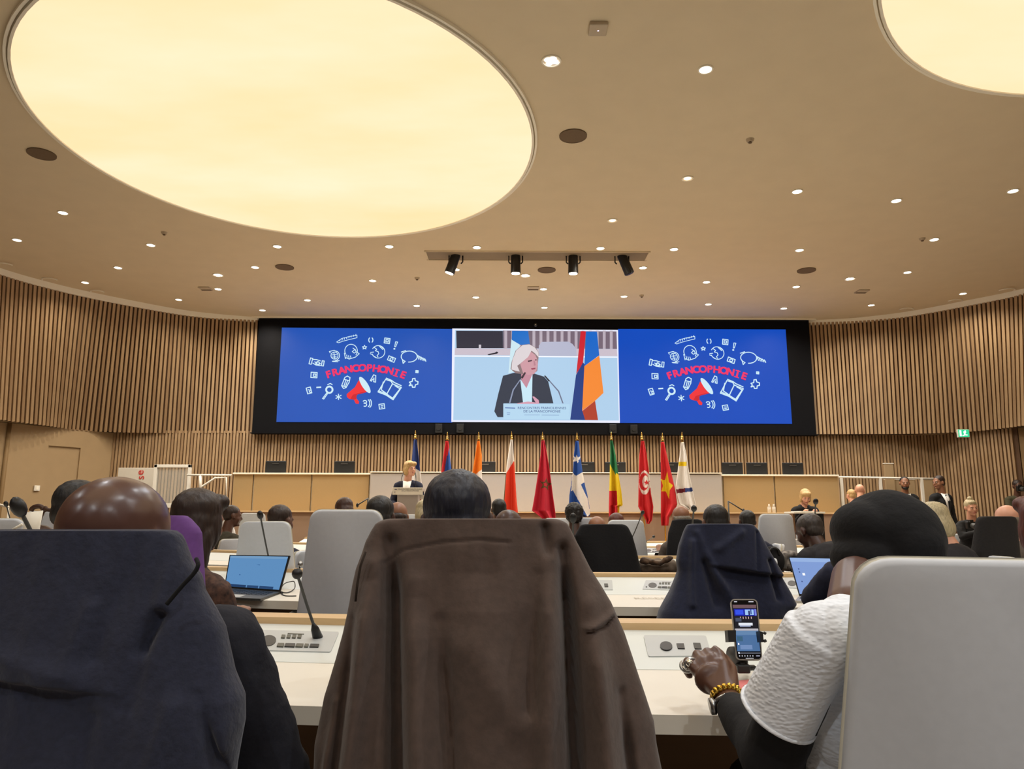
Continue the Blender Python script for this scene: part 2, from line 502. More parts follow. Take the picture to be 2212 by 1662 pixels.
for k, (px, py, lab) in enumerate([(471, 594, 'cluster of cool white lenses in the ceiling at left'), (1135, 595, 'cluster of cool white lenses above the middle of the stage'),
                                   (1836, 602, 'cluster of cool white lenses in the ceiling at right'), (1191, 131, 'dazzling cool white cluster light right of the big disc')]):
    c = PZ(px, py, CEIL)
    t = thing('cluster_light', lab, 'spotlight', c, 0, 'cool white cluster spotlights')
    link('trim_ring', ring_mesh((0, 0), .085, .1, -.012, 0, 20), t, m_trim, loc=(0, 0, 0))
    CLUST.append((c.x, c.y))
    for a in range(4):
        link('lens', me_lensw, t, loc=(cos(a * pi / 2 + .4) * .042, sin(a * pi / 2 + .4) * .042, 0))
# the lamps inside the downlights
def spot(x, y, w, col, ang=150, blend=.9):
    l = bpy.data.lights.new('downlight_lamp', 'SPOT'); l.energy = w; l.color = col; l.spot_size = radians(ang); l.spot_blend = blend; l.shadow_soft_size = .05
    o = bpy.data.objects.new('downlight_lamp', l); COL.objects.link(o); o.location = (x, y, CEIL - .03)
for (px, py) in DL:
    c = PZ(px, py, CEIL); spot(c.x, c.y, SPOT_W, (1, .91, .75))
for x, y in CLUST: spot(x, y, 260, (.84, .92, 1))
for x, y in ((-5.5, 2.5), (-2.8, 4.0), (.8, 4.2), (3.0, 1.8), (6.5, .5), (-1.0, -3.2), (2.6, -2.5), (-5, -2), (7.5, 3.5), (1.4, 1.0), (5.2, -3.0)):  # unseen extra fixtures and lamps, added to brighten the near part of the room
    c2 = dup(proto, (x, y, CEIL), 0, 'added small downlight overhead, unseen, brightening the near rows'); spot(x, y, SPOT_W * (1.9 if y < 0 else .9), (.93, .97, 1))
# loudspeaker grilles
m_gr = mat('speaker_grille', (118, 98, 76), .9, var=.2, scale=200)
for px, py, lab in [(90, 332, 'flush ceiling loudspeaker left of the large glowing disc'), (1238, 293, 'flush ceiling loudspeaker right of the large glowing disc'),
                    (615, 577, 'flush ceiling loudspeaker left of the recessed spotlight slot'), (1181, 583, 'flush ceiling loudspeaker just behind the spotlight slot'),
                    (1742, 584, 'flush ceiling loudspeaker at right, ahead of the screen')]:
    c = PZ(px, py, CEIL)
    t = thing('ceiling_loudspeaker', lab, 'speaker', c, 0, 'round loudspeakers in the ceiling')
    link('grille', disc((0, 0), .15, -.012, 32), t, m_gr, loc=(0, 0, 0))
    link('rim', ring_mesh((0, 0), .15, .165, -.014, 0, 32), t, m_gr, loc=(0, 0, 0))
m_cdev = mat('beige_device', (196, 180, 156), .7, var=.05, scale=20)
c = PZ(1292, 58, CEIL)
t = thing('ceiling_sensor', 'square beige box on the ceiling near the top of the picture', 'sensor', c)
link('housing', boxm((0, 0, -.02), (.17, .17, .04), .01), t, m_cdev, loc=(0, 0, 0))
link('indicator', disc((0, 0), .008, -.042), t, mat('indicator', (230, 220, 255), emit=2), loc=(0, 0, 0))
for px, py, lab in [(355, 502, 'tiny smoke detector in the left ceiling'), (901, 600, 'tiny smoke detector left of the middle ceiling'), (1386, 638, 'tiny smoke detector near the screen'),
                    (1620, 301, 'tiny smoke detector in the right ceiling towards the viewer'), (1992, 515, 'tiny smoke detector in the far right ceiling')]:
    c = PZ(px, py, CEIL)
    t = thing('smoke_detector', lab, 'smoke detector', c, 0, 'small smoke detectors')
    bm = bmesh.new(); cyl(bm, (0, 0, -.035), (0, 0, 0), .035, .05); link('body', bm_mesh(bm), t, m_cdev, loc=(0, 0, 0))
    bm = bmesh.new(); cyl(bm, (0, 0, -.05), (0, 0, -.035), .02, .02); link('cap', bm_mesh(bm), t, m_gr, loc=(0, 0, 0))
for px, py, lab in [(444, 623, 'small ceiling vent with a slot, at left'), (1152, 622, 'small ceiling vent with a slot above the stage'), (1862, 629, 'small ceiling vent with a slot, at right')]:
    c = PZ(px, py, CEIL)
    t = thing('ceiling_vent', lab, 'vent', c, 0, 'small slotted ceiling vents')
    link('frame', boxm((0, 0, -.012), (.22, .22, .02), .004), t, m_cdev, loc=(0, 0, 0))
    link('slot', boxm((0, .05, -.024), (.2, .06, .006)), t, m_gr, loc=(0, 0, 0))
# spotlight slot: a recess shown as a dark-lipped trough
s0, s1 = PZ(919, 542, CEIL), PZ(1401, 547, CEIL)
s2 = PZ(924, 561, CEIL)
ym, yM = s0.y, s0.y + 1.0
m_rec = mat('recess_paint', (150, 134, 112), .9, var=.05, scale=5)
t = thing('spotlight_trough', 'long rectangular recess in the ceiling holding black spotlights', 'recess', ((s0.x + s1.x) / 2, ym + .3, CEIL))
bm = bmesh.new()
xm, xM = s0.x, s1.x
Y0, Y1 = s0.y, s2.y
box(bm, ((xm + xM) / 2, (Y0 + Y1) / 2, CEIL - .004), (xM - xm, Y1 - Y0, .006))
link('recess_floor', bm_mesh(bm), t, m_rec)
bm = bmesh.new()
for yy in (Y0, Y1): box(bm, ((xm + xM) / 2, yy, CEIL - .008), (xM - xm + .04, .02, .016))
for xx in (xm, xM): box(bm, (xx, (Y0 + Y1) / 2, CEIL - .008), (.02, Y1 - Y0 + .04, .016))
link('frame', bm_mesh(bm), t, m_ceil)
for k, (px, py, dx, on_, lab) in enumerate([(985, 555, -.05, 1, 'leftmost black cylinder spotlight in the ceiling slot, lit and tilted left'), (1114, 558, 0, 1, 'second black cylinder spotlight in the ceiling slot, lit and pointing down'),
                                      (1238, 560, .0, 1, 'third black cylinder spotlight in the ceiling slot, lit'), (1343, 560, .06, 0, 'rightmost black cylinder spotlight in the ceiling slot, unlit')]):
    Ys = (Y0 + Y1) / 2
    a = P(px, py - 14, Ys); b = P(px + dx * 200 * (1 if k != 1 else 0), py + 16, Ys)
    a.z = CEIL - .0
    b = V((a.x + dx * 2.2, Ys + .03, a.z - .31))
    t = thing('stage_spotlight', lab, 'spotlight', a, 0, 'black spotlights in the ceiling slot')
    bm = bmesh.new(); cyl(bm, a, b, .082, .088, 20); sph(bm, a, .083)
    link('barrel', bm_mesh(bm, False), t, m_blk)
    d = (b - a).normalized()
    bm = bmesh.new(); cyl(bm, b, b + d * .012, .07, .07, 20)
    link('lens', bm_mesh(bm), t, m_down if on_ else m_dkgrey)
    if on_:
        l = bpy.data.lights.new('stage_lamp', 'SPOT'); l.energy = 120; l.color = (.9, .95, 1); l.spot_size = radians(60); l.spot_blend = .6; l.shadow_soft_size = .06
        lo = bpy.data.objects.new('stage_lamp', l); COL.objects.link(lo); lo.location = b + d * .02; lo.rotation_euler = (radians(38), 0, 0)
    link('yoke', tube([a + V((-.12, 0, .0)), a + V((-.12, 0, -.12)), a + V((-.09, 0, -.15)), ], .012, 6), t, m_blk)
    link('yoke', tube([a + V((.12, 0, .0)), a + V((.12, 0, -.12)), a + V((.09, 0, -.15)), ], .012, 6), t, m_blk)
# ============================================================ SCREEN WALL
SY = 16.40
def S(px, py, off=0.): return P(px, py, SY - off)
t = thing('led_screen', 'very wide black framed video wall showing two blue slides and a live picture', 'screen', (.5, SY, 2.95))
scr = t
fr = [S(559, 688), S(1745, 693), S(1764, 939), S(543, 935)]
x0, x1, z0, z1 = -5.78, 6.77, 2.935, 5.56
link('surround', boxm(((x0 + x1) / 2, SY + .08, (z0 + z1) / 2), (x1 - x0, .16, z1 - z0)), t, m_black)
m_blue = mat('screen_blue_left', (36, 86, 184), emit=1.0, var=.06, scale=.6)
m_blue2 = mat('screen_blue_right', (14, 76, 190), emit=1.0, var=.06, scale=.6)
def E(name, rgb, e=1.0): return mat('screen_' + name, rgb, emit=e)
def flat(pts, off): 
    ps = [S(x, y, off) for x, y in pts]
    return mesh_from(ps, [tuple(range(len(ps)))[::-1]])
def quadpx(a, b, c, d, off): return flat([a, b, c, d], off)
link('blue_slide', quadpx((609, 708), (977, 711), (977, 913.5), (597, 912), .01), t, m_blue)['label'] = 'left blue slide'
link('blue_slide', quadpx((1335, 711), (1697, 712), (1711, 916), (1339, 914), .01), t, m_blue2)['label'] = 'right blue slide'
left_sl, right_sl = t.children[-2], t.children[-1]
subparent(left_sl); subparent(right_sl)

# ---- line drawings, in crop coordinates of the left slide (3.687 px per px)
def cc(x, y): return (540 + x / 3.687, 660 + y / 3.687)
def ribbon(lines, w, off, shift):
    vs, fs = [], []
    for ln in lines:
        pts = [S(*cc(x, y), off) for x, y in ln]
        ww = w * .0103 / 3.687
        for a, b in zip(pts, pts[1:]):
            d = (b - a)
            if d.length < 1e-6: continue
            d.normalize(); nrm = V((d.z, 0, -d.x)) * ww
            a2, b2 = a - d * ww * .6, b + d * ww * .6
            k = len(vs)
            vs += [a2 + nrm, b2 + nrm, b2 - nrm, a2 - nrm]
            fs.append((k, k + 1, k + 2, k + 3))
    sx = V((shift, 0, 0))
    return [v + sx for v in vs], fs
def circ(cx, cy, rx, ry=None, a0=0, a1=360, n=20, rot=0):
    ry = ry or rx; out = []
    for i in range(n + 1):
        a = radians(a0 + (a1 - a0) * i / n)
        x, y = cos(a) * rx, sin(a) * ry
        r = radians(rot)
        out.append((cx + x * cos(r) - y * sin(r), cy + x * sin(r) + y * cos(r)))
    return out
def rect(cx, cy, w, h, rot=0):
    r = radians(rot)
    return [(cx + x * cos(r) - y * sin(r), cy + x * sin(r) + y * cos(r)) for x, y in ((-w, -h), (w, -h), (w, h), (-w, h), (-w, -h))]
ICONS = [
 ('ruler_drawing', [[(690, 292), (730, 264), (790, 248), (852, 238), (852, 258), (800, 270), (745, 284), (705, 298), (690, 292)]] + [[(715 + 18 * k, 284 - 6 * k), (718 + 18 * k, 272 - 6 * k)] for k in range(8)], 4),
 ('globe_drawing', [circ(805, 362, 50, 52, 150, 400), [(760, 415), (790, 428), (840, 412), (870, 385), (850, 372)], [(752, 380), (760, 425)], [(820, 340), (835, 352), (815, 368), (830, 380), (845, 372), (838, 350)], [(770, 395), (775, 420)], [(785, 400), (790, 425)], [(800, 402), (806, 424)]], 5),
 ('desk_globe_drawing', [circ(673, 400, 28), circ(675, 400, 38, 38, -70, 80), [(640, 380), (632, 368), (670, 358), (690, 368)], [(655, 445), (712, 440)], [(660, 448), (700, 450)], [(655, 395), (690, 392)], [(658, 412), (688, 410)], [(668, 378), (676, 424)]], 5),
 ('parentheses_drawing', [circ(957, 276, 11, 18, 110, 250), circ(968, 276, 11, 18, -70, 70)], 6),
 ('star_drawing', [[(912, 318), (917, 329), (930, 330), (920, 338), (924, 348), (912, 342), (900, 348), (904, 338), (895, 330), (907, 329), (912, 318)]], 5),
 ('letter_tile_drawing', [rect(1092, 282, 21, 20, 8), rect(1092, 282, 9, 9, 8)], 6),
 ('letter_tile_drawing', [rect(1127, 428, 28, 17, 22), circ(1127, 428, 12, 10)], 6),
 ('letter_tile_drawing', [rect(510, 555, 24, 21, 3), rect(515, 556, 10, 9, 3)], 6),
 ('letter_tile_drawing', [rect(1330, 528, 9, 8, 5), [(1326, 528), (1336, 528)]], 6),
 ('letter_tile_drawing', [rect(1050, 805, 21, 19, -8), [(1043, 800), (1060, 800)], [(1043, 812), (1058, 812)]], 6),
 ('letter_tile_drawing', [rect(470, 678, 17, 24, -15), [(462, 672), (480, 676), (472, 690), (485, 694)]], 6),
 ('exclamation_drawing', [[(1160, 290), (1176, 292), (1160, 330), (1152, 330), (1160, 290)], rect(1150, 346, 4, 3)], 5),
 ('globe_drawing', [circ(1022, 370, 52, 50, -150, 160), [(990, 335), (1010, 350), (998, 362), (1020, 368), (1026, 385), (1012, 400), (1020, 412)], [(1030, 325), (1058, 352)], [(1040, 325), (1064, 345)], [(958, 385), (975, 392), (985, 405), (1000, 412)], [(960, 375), (985, 372)]], 5),
 ('speech_bubble_drawing', [circ(1268, 408, 64, 44, 120, 455), [(1236, 446), (1220, 462), (1215, 435)], [(1205, 372), (1240, 360)]] + [[(1335 + 14 * k, 400 + 6 * k), (1345 + 14 * k, 430 + 4 * k)] for k in range(5)] + [[(1330, 396), (1400, 436)]], 6),
 ('handshake_drawing', [rect(485, 444, 9, 24, 15), rect(580, 462, 8, 20, 10), [(500, 430), (530, 432), (560, 442)], [(500, 460), (525, 475), (555, 480), (570, 478)], [(515, 450), (535, 458), (520, 470)], [(540, 445), (560, 465), (545, 475)], circ(538, 460, 14, 10)], 6),
 ('pencil_drawing', [[(745, 662), (730, 640), (755, 575), (775, 563), (797, 575), (790, 612), (765, 655), (745, 662)], [(752, 590), (788, 600)], [(735, 640), (762, 650)], [(762, 600), (748, 645)], [(776, 604), (760, 648)]], 6),
 ('book_drawing', [[(1020, 690), (1080, 590), (1125, 605), (1135, 625), (1205, 655), (1140, 752), (1085, 715), (1020, 690)], [(1135, 625), (1085, 715)], [(1062, 610), (1045, 672), (1085, 702)], [(1085, 580), (1128, 598), (1150, 615), (1205, 640)], [(1155, 640), (1195, 665), (1140, 735)], [(1022, 680), (1090, 708), (1140, 742)]], 7),
 ('puzzle_drawing', [[(1270, 612), (1292, 606), (1296, 584), (1314, 582), (1316, 600), (1338, 608), (1336, 628), (1318, 632), (1314, 652), (1294, 652), (1290, 634), (1268, 640), (1280, 625), (1270, 612)]], 7),
 ('dash_drawing', [[(532, 654), (564, 652)]], 9),
 ('magnifier_drawing', [circ(632, 672, 29), circ(632, 672, 22), [(612, 697), (578, 742)], [(618, 703), (588, 746)], [(578, 742), (588, 746)], [(618, 632), (640, 622), (655, 632)]], 6),
 ('asterisk_drawing', [[(705, 706), (705, 752)], [(684, 718), (726, 742)], [(726, 716), (684, 742)]], 6),
 ('sound_wave_drawing', [circ(915, 768, 14, 10, -160, 120), circ(915, 792, 14, 12, -120, 120), circ(930, 780, 24, 32, -60, 60), circ(940, 780, 28, 38, -55, 60)], 6),
 ('lettering_A', [[(958, 600), (985, 553), (1002, 560), (1000, 612), (985, 608), (988, 592), (975, 590), (968, 604), (958, 600)], [(982, 580), (990, 580)]], 6),
]
m_line = E('white_line', (206, 236, 248)); m_pink = E('pink', (240, 52, 104)); m_red = E('red', (240, 50, 56)); m_dk = E('maroon', (130, 20, 110))
m_cone = E('cone_shadow', (205, 34, 44))
DX = P(1484.6, 829, SY).x - P(747.5, 825, SY).x
for sl, sh in ((left_sl, 0.), (right_sl, DX)):
    for nm, lines, w in ICONS:
        w = w * .62
        v, f = ribbon(lines, w, .016, sh)
        link(nm.lower(), mesh_from(v, f), sl, m_line)
    def fl(pts, off, m, nm):
        o = link(nm, mesh_from([S(*cc(x, y), off) + V((sh, 0, 0)) for x, y in pts], [tuple(range(len(pts)))]), sl, m)
        return o
    fl([(866, 596), (900, 640), (935, 690), (900, 700), (862, 708), (850, 716), (848, 742), (870, 768), (864, 786), (842, 782), (828, 752), (790, 745), (772, 730), (770, 708), (800, 682), (836, 652)], .018, m_red, 'megaphone_drawing')
    fl([(900, 690), (862, 700), (820, 712), (800, 745), (828, 752), (848, 742), (850, 716), (862, 708), (935, 690)], .021, m_cone, 'megaphone_shadow')
    fl(circ(915, 634, 24, 76, n=26, rot=-33)[:-1], .024, m_line, 'megaphone_mouth')
    # curved word
    word = 'FRANCOPHONIE'
    cx, cy, R = 915, 1348, 845
    for k, ch in enumerate(word):
        a = radians(-20.2 + 41.0 * k / (len(word) - 1))
        px, py = cc(cx + R * sin(a) * 1.0, cy - R * cos(a) * 1.0 + (0))
        for q, (mm, of, dxx) in enumerate(((m_dk, .016, .012), (m_pink, .020, 0))):
            me = text_mesh(ch, .222)
            for v in me.vertices:
                x, y = v.co.x * (1.0 + .04 * q), v.co.y
                # embolden by scaling slightly
                v.co = V((x * cos(-a) - y * sin(-a), 0, x * sin(-a) + y * cos(-a)))
            base = S(px, py, of) + V((sh + dxx, 0, -dxx))
            for v in me.vertices: v.co += base
            if q == 1:
                bm = bmesh.new(); bm.from_mesh(me)
                base_g = bm.verts[:] + bm.edges[:] + bm.faces[:]
                for off_ in ((.018, -.0010, 0), (.018, -.0020, .014), (0, -.0030, .014)):
                    g = bmesh.ops.duplicate(bm, geom=base_g)
                    for e in g['geom']:
                        if isinstance(e, bmesh.types.BMVert): e.co += V(off_)
                if ch == 'I':
                    ca_, sa_ = cos(-a), sin(-a)
                    for zz in (-.075, .075):
                        vv = [bm.verts.new(base + V(((x * ca_ - y * sa_) + .009, -.004, (x * sa_ + y * ca_) + .007))) for x, y in ((-.055, zz - .012), (.055, zz - .012), (.055, zz + .012), (-.055, zz + .012))]
                        bm.faces.new(vv)
                bm.to_mesh(me); bm.free()
            link('letter', me, sl, mm)
# ---- live picture, crop coordinates (5.53 px per px, offset 960,700)
vp = link('live_picture', quadpx((977, 710), (1335, 713), (1339, 914), (975, 912), .012), t, E('frame_white', (235, 238, 255)))
vp['label'] = 'live picture of the speaker, framed in white'
subparent(vp)
LAY = [0.016]
def live(nm, pts, rgb):
    LAY[0] += .0012
    o = link(nm, flat([(960 + x / 5.53, 700 + y / 5.53) for x, y in pts], LAY[0]), vp, E('live_' + nm + '_%02x%02x%02x' % rgb, rgb))
    return o
live('backdrop', [(128, 76), (2055, 90), (2085, 1155), (106, 1150)], (176, 208, 236))
live('slat_wall', [(700, 80), (2055, 90), (2062, 300), (700, 290)], (120, 104, 118))
for k in range(16):
    x = 716 + k * 84
    live('wall_slat', [(x, 82), (x + 34, 82), (x + 34, 300), (x, 300)], (186, 174, 186))
live('monitor', [(140, 82), (698, 84), (700, 290), (145, 290)], (56, 54, 66))
live('desk_front', [(126, 290), (2060, 302), (2066, 385), (122, 372)], (204, 192, 204))
live('desk_edge', [(120, 376), (2066, 390), (2066, 404), (120, 392)], (246, 248, 255))
live('camera_stand', [(410, 248), (438, 248), (438, 296), (410, 296)], (206, 200, 210))
live('desk_microphone', [(512, 362), (600, 345), (625, 330), (645, 342), (630, 356), (530, 375)], (40, 36, 48))
live('chair_back', [(1128, 260), (1160, 215), (1480, 212), (1530, 240), (1575, 300), (1580, 385), (1125, 380)], (182, 184, 206))
live('flag_white', [(800, 180), (900, 240), (900, 560), (764, 590)], (206, 232, 242))
live('flag_blue', [(808, 82), (1000, 84), (1022, 250), (905, 250), (804, 190)], (34, 112, 200))
live('jacket', [(830, 585), (700, 620), (640, 850), (596, 1045), (635, 1115), (705, 1115), (705, 950), (1302, 950), (1240, 690), (1190, 630), (1060, 590)], (52, 58, 74))
live('neck', [(915, 560), (1055, 560), (1050, 680), (980, 770), (920, 700)], (196, 140, 156))
live('blouse', [(905, 655), (980, 768), (1052, 600), (1045, 950), (940, 950)], (200, 232, 246))
live('hair_back', [(790, 540), (806, 440), (850, 320), (930, 250), (1010, 240), (1090, 280), (1130, 350), (1120, 440), (1110, 560), (1080, 585), (930, 600), (850, 590)], (140, 118, 120))
live('face', [(905, 480), (990, 400), (1030, 330), (1085, 370), (1108, 420), (1116, 480), (1100, 560), (1070, 600), (1000, 610), (940, 590)], (206, 154, 164))
live('hair', [(800, 545), (812, 430), (858, 318), (935, 252), (1015, 245), (1080, 280), (1125, 345), (1125, 400), (1080, 350), (1040, 320), (1000, 395), (900, 480), (870, 500), (900, 570), (850, 560)], (222, 212, 216))
live('eye', [(995, 440), (1045, 430), (1048, 444), (1000, 456)], (70, 46, 60))
live('eye', [(1082, 425), (1102, 424), (1102, 436), (1084, 438)], (70, 46, 60))
live('mouth', [(1034, 532), (1088, 524), (1086, 540), (1044, 548)], (150, 60, 84))
live('nose', [(1064, 440), (1078, 440), (1092, 494), (1068, 500)], (184, 128, 142))
live('flag_red', [(1628, 86), (1690, 88), (1655, 470), (1575, 600)], (206, 36, 52))
live('flag_deep_blue', [(1655, 460), (1690, 500), (1645, 1020), (1680, 1148), (1503, 1145), (1572, 610)], (32, 60, 130))
live('flag_sky_blue', [(1692, 90), (1822, 92), (1850, 375), (1672, 505)], (26, 104, 200))
live('flag_orange', [(1850, 378), (1900, 825), (1800, 920), (1645, 1040), (1672, 505)], (246, 138, 52))
live('flag_shadow', [(1800, 920), (1835, 1150), (1680, 1148), (1648, 1040)], (176, 62, 40))
live('hand', [(870, 948), (1000, 928), (1130, 945), (1130, 956), (870, 956)], (214, 158, 178))
live('hand', [(1050, 870), (1070, 866), (1125, 910), (1132, 946), (1090, 940)], (214, 158, 178))
live('sign_board', [(703, 955), (1497, 960), (1497, 1140), (703, 1140)], (182, 216, 240))
live('microphone', [(960, 575), (975, 585), (935, 655), (912, 640)], (62, 44, 56))
live('gooseneck', [(905, 660), (915, 664), (830, 790), (788, 945), (770, 945), (815, 785)], (140, 150, 176))
live('microphone', [(1190, 622), (1205, 616), (1262, 680), (1245, 690)], (40, 36, 48))
live('gooseneck', [(1250, 685), (1262, 680), (1370, 800), (1424, 950), (1408, 950), (1358, 810)], (110, 116, 140))
def live_text(s, x, y, size, rgb, bold=1.0):
    LAY[0] += .0012
    me = text_mesh(s, size)
    b = S(960 + x / 5.53, 700 + y / 5.53, LAY[0])
    for v in me.vertices: v.co = b + V((v.co.x, 0, v.co.y))
    link('lettering', me, vp, E('live_text_%02x%02x%02x' % rgb, rgb))
live_text('RENCONTRES FRANCILIENNES', 1165, 1006, .078, (48, 66, 130))
live_text('DE LA FRANCOPHONIE', 1165, 1046, .078, (48, 66, 130))
live_text('SALLE CONFERENCE - VENDREDI 15 MARS 2024', 1165, 1090, .035, (90, 110, 160)) if False else None
live('text_line', [(955, 1086), (1140, 1086), (1140, 1091), (955, 1091)], (130, 156, 196))
live('text_line', [(1162, 1087), (1370, 1088), (1370, 1093), (1162, 1092)], (120, 146, 190))
live('emblem', [(724, 998), (846, 1002), (846, 1012), (724, 1008)], (84, 110, 170))
live('emblem', [(745, 1062), (786, 1062), (786, 1068), (745, 1068)], (84, 110, 170))
live('emblem', [(748, 1082), (782, 1082), (782, 1088), (748, 1088)], (84, 110, 170))
# boxes on the black frame
for k, (px, py) in enumerate([(948, 926), (994, 926), (1324, 927), (1369, 928)]):
    c = P(px, py, SY - .06)
    tt = thing('black_camera_box', 'small black camera box on the lower black frame, %s of four' % ['leftmost', 'second', 'third', 'rightmost'][k], 'camera', (c.x, SY - .001, c.z), 0, 'black boxes under the video wall')
    link('housing', boxm((0, -.05, 0), (.16, .1, .2), .008), tt, mat('black_box', (8, 8, 12), .5, var=.1), loc=(0, 0, 0))
    bm = bmesh.new(); cyl(bm, (0, -.12, 0), (0, -.1, 0), .05); link('lens', bm_mesh(bm), tt, m_blk, loc=(0, 0, 0))
c = P(1157, 702, SY - .04)
tt = thing('dome_camera', 'tiny dome camera at the middle of the top black frame', 'camera', (c.x, SY, c.z))
bm = bmesh.new(); sph(bm, (0, -.02, 0), .05); link('dome', bm_mesh(bm, True), tt, mat('dome', (40, 40, 46), .15, var=.1), loc=(0, 0, 0))
bm = bmesh.new(); cyl(bm, (0, -.07, 0), (0, -.06, 0), .012); link('lens', bm_mesh(bm, True), tt, m_whitep, loc=(0, 0, 0))

# ============================================================ STAGE
STZ = .4
struct('floor_stage', boxm((.45, 14.2, STZ / 2), (12.4, 4.8, STZ), .0), mat('stage_carpet', (122, 98, 76), .9, var=.15, scale=40))
TY = 14.7       # front of the raised tier
def zt(py, Y): return P(1106, py, Y).z
zu = zt(1027, TY); zl = zt(1106, TY - .8)
def xpx(px, Y): return P(px, 1080, Y).x
m_mauve = mat('bench_plinth', (160, 134, 112), .7, var=.04, scale=4)
t = thing('tribune_bench', 'long raised tribune bench with tan panels behind the flags', 'bench', ((xpx(500, TY) + xpx(1815, TY)) / 2, TY, STZ))
xa, xb = xpx(500, TY), xpx(1815, TY)
link('top', boxm(((xa + xb) / 2, TY + .32, zu + .015), (xb - xa, .7, .03), .004), t, m_ledge if False else m_trim)
segs = [500, 544.5, 671, 797]; segr = [1563, 1675, 1815]
for sg in (segs, segr):
    for a, b in zip(sg, sg[1:]):
        A_, B2_ = xpx(a, TY) + .015, xpx(b, TY) - .015
        link('panel', boxm(((A_ + B2_) / 2, TY + .03, (zl + zu) / 2 + .0), (B2_ - A_, .05, zu - zl), .004), t, m_tan)
link('core', boxm(((xa + xb) / 2, TY + .33, (STZ + zu) / 2), (xb - xa - .02, .52, zu - STZ - .01)), t, m_trim)
link('lower_shelf', boxm(((xa + xb) / 2, TY - .35, zl - .012), (xb - xa + .1, .75, .024), .004), t, m_ledge)
link('lower_front', boxm(((xa + xb) / 2, TY - .66, (STZ + zl) / 2), (xb - xa, .06, zl - STZ - .03)), t, m_mauve)
A_, B2_ = xpx(798, TY - .1), xpx(1561, TY - .1)
t2 = t
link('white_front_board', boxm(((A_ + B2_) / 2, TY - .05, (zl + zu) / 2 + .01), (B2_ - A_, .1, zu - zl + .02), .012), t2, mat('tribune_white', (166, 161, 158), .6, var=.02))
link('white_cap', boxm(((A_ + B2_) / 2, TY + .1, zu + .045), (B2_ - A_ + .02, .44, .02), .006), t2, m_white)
# monitors on the tribune
mon = None
for k, (pa, pb, py) in enumerate([(575, 617, 1004), (723, 766, 1004), (1041, 1068, 1006), (1258, 1283, 1005), (1308, 1350, 1005), (1448, 1466, 1007), (1559, 1604, 1006), (1608, 1661, 1006), (1691, 1733, 1005)]):
    YM = TY + .35
    w = P(pb, py, YM).x - P(pa, py, YM).x
    w = max(w, .40)
    cx = P((pa + pb) / 2 if pb - pa > 35 else {1041: 1048, 1258: 1262, 1448: 1448}[pa], py, YM).x
    lab = ['leftmost black monitor seen from behind on the tribune', 'second black monitor from left on the tribune', 'black monitor behind the orange and white flag', 'black monitor just right of the blue and white cross flag',
           'black monitor behind the green yellow red flag', 'black monitor between the yellow star flag and the white flag', 'left one of the two touching black monitors at right', 'right one of the two touching black monitors at right', 'rightmost black monitor on the tribune'][k]
    zc = zu + .03 + .12
    if mon is None:
        mon = thing('monitor', lab, 'monitor', (cx, YM, zu + .05), 0, 'black monitors on the tribune')
        link('back_shell', boxm((0, 0, .12), (.42, .04, .24), .01), mon, m_blk, loc=(0, 0, 0))
        link('handle_slot', boxm((0, -.024, .185), (.14, .01, .016)), mon, m_steel, loc=(0, 0, 0))
        link('screen', boxm((0, .022, .12), (.39, .004, .21)), mon, mat('dark_screen', (20, 22, 30), .2, var=.1), loc=(0, 0, 0))
        link('foot', boxm((0, .02, .002), (.2, .14, .012), .003), mon, m_blk, loc=(0, 0, 0))
    else:
        dup(mon, (cx, YM, zu + .05), 0, lab)
# white partitions / gates at the left of the stage
YL = 15.2
def frame_rect(name, label, px0, py0, px1, py1, Y, th=.04, glass=True, cat='gate'):
    a, b = P(px0, py0, Y), P(px1, py1, Y)
    t = thing(name, label, cat, ((a.x + b.x) / 2, Y, 0))
    zb = .0
    for x in (a.x, b.x): link('post', boxm((x, Y, (a.z + zb) / 2), (th, th, a.z - zb), .004), t, m_whitep)
    link('top_rail', boxm(((a.x + b.x) / 2, Y, a.z - th / 2), (b.x - a.x + th, th, th), .004), t, m_whitep)
    link('bottom_rail', boxm(((a.x + b.x) / 2, Y, b.z), (b.x - a.x, th * .8, th * 1.4), .004), t, m_whitep)
    if glass: link('pane', boxm(((a.x + b.x) / 2, Y, (a.z + b.z) / 2), (b.x - a.x - th, .008, a.z - b.z)), t, m_glass)
    return t
a, b = P(257, 1011, YL + .3), P(331, 1100, YL + .3)
t = thing('white_board_sign', 'pale grey upright board with red letters, left of the glass gate', 'sign', ((a.x + b.x) / 2, YL + .3, 0))
link('board', boxm(((a.x + b.x) / 2, YL + .3, (a.z) / 2), (b.x - a.x, .05, a.z), .006), t, mat('board_grey', (206, 198, 184), .6, var=.03))
m_redl = mat('red_lettering', (196, 52, 44), .6, var=.05)
for s, px, py, sz in (('e', 303, 1021, .17), ('s', 304, 1032, .17)):
    me = text_mesh(s, sz * 1.3, .003); b0 = P(px, py, YL + .268)
    for v in me.vertices: v.co = b0 + V((-v.co.y, v.co.z, v.co.x))
    link('letter', me, t, m_redl)
frame_rect('glass_gate', 'tall white framed glass gate right of the board with red letters', 338, 1004, 404, 1093, YL, .06)
t = thing('stair_railing', 'white metal stair railing sloping up to the left end of the tribune', 'railing', (P(430, 1060, YL - .2).x, YL - .2, 0))
for pts, nm in (([(374, 1093), (465, 1033), (489, 1032), (487, 1100)], 'handrail'), ([(433, 1028), (433, 1063)], 'post'), ([(404, 1026.5), (500, 1027)], 'top_rail'), ([(487, 1098), (487, 1245)], 'post')):
    link(nm, tube([P(x, y, YL - .2) for x, y in pts], .022 if nm != 'post' else .03, 6), t, m_whitep)
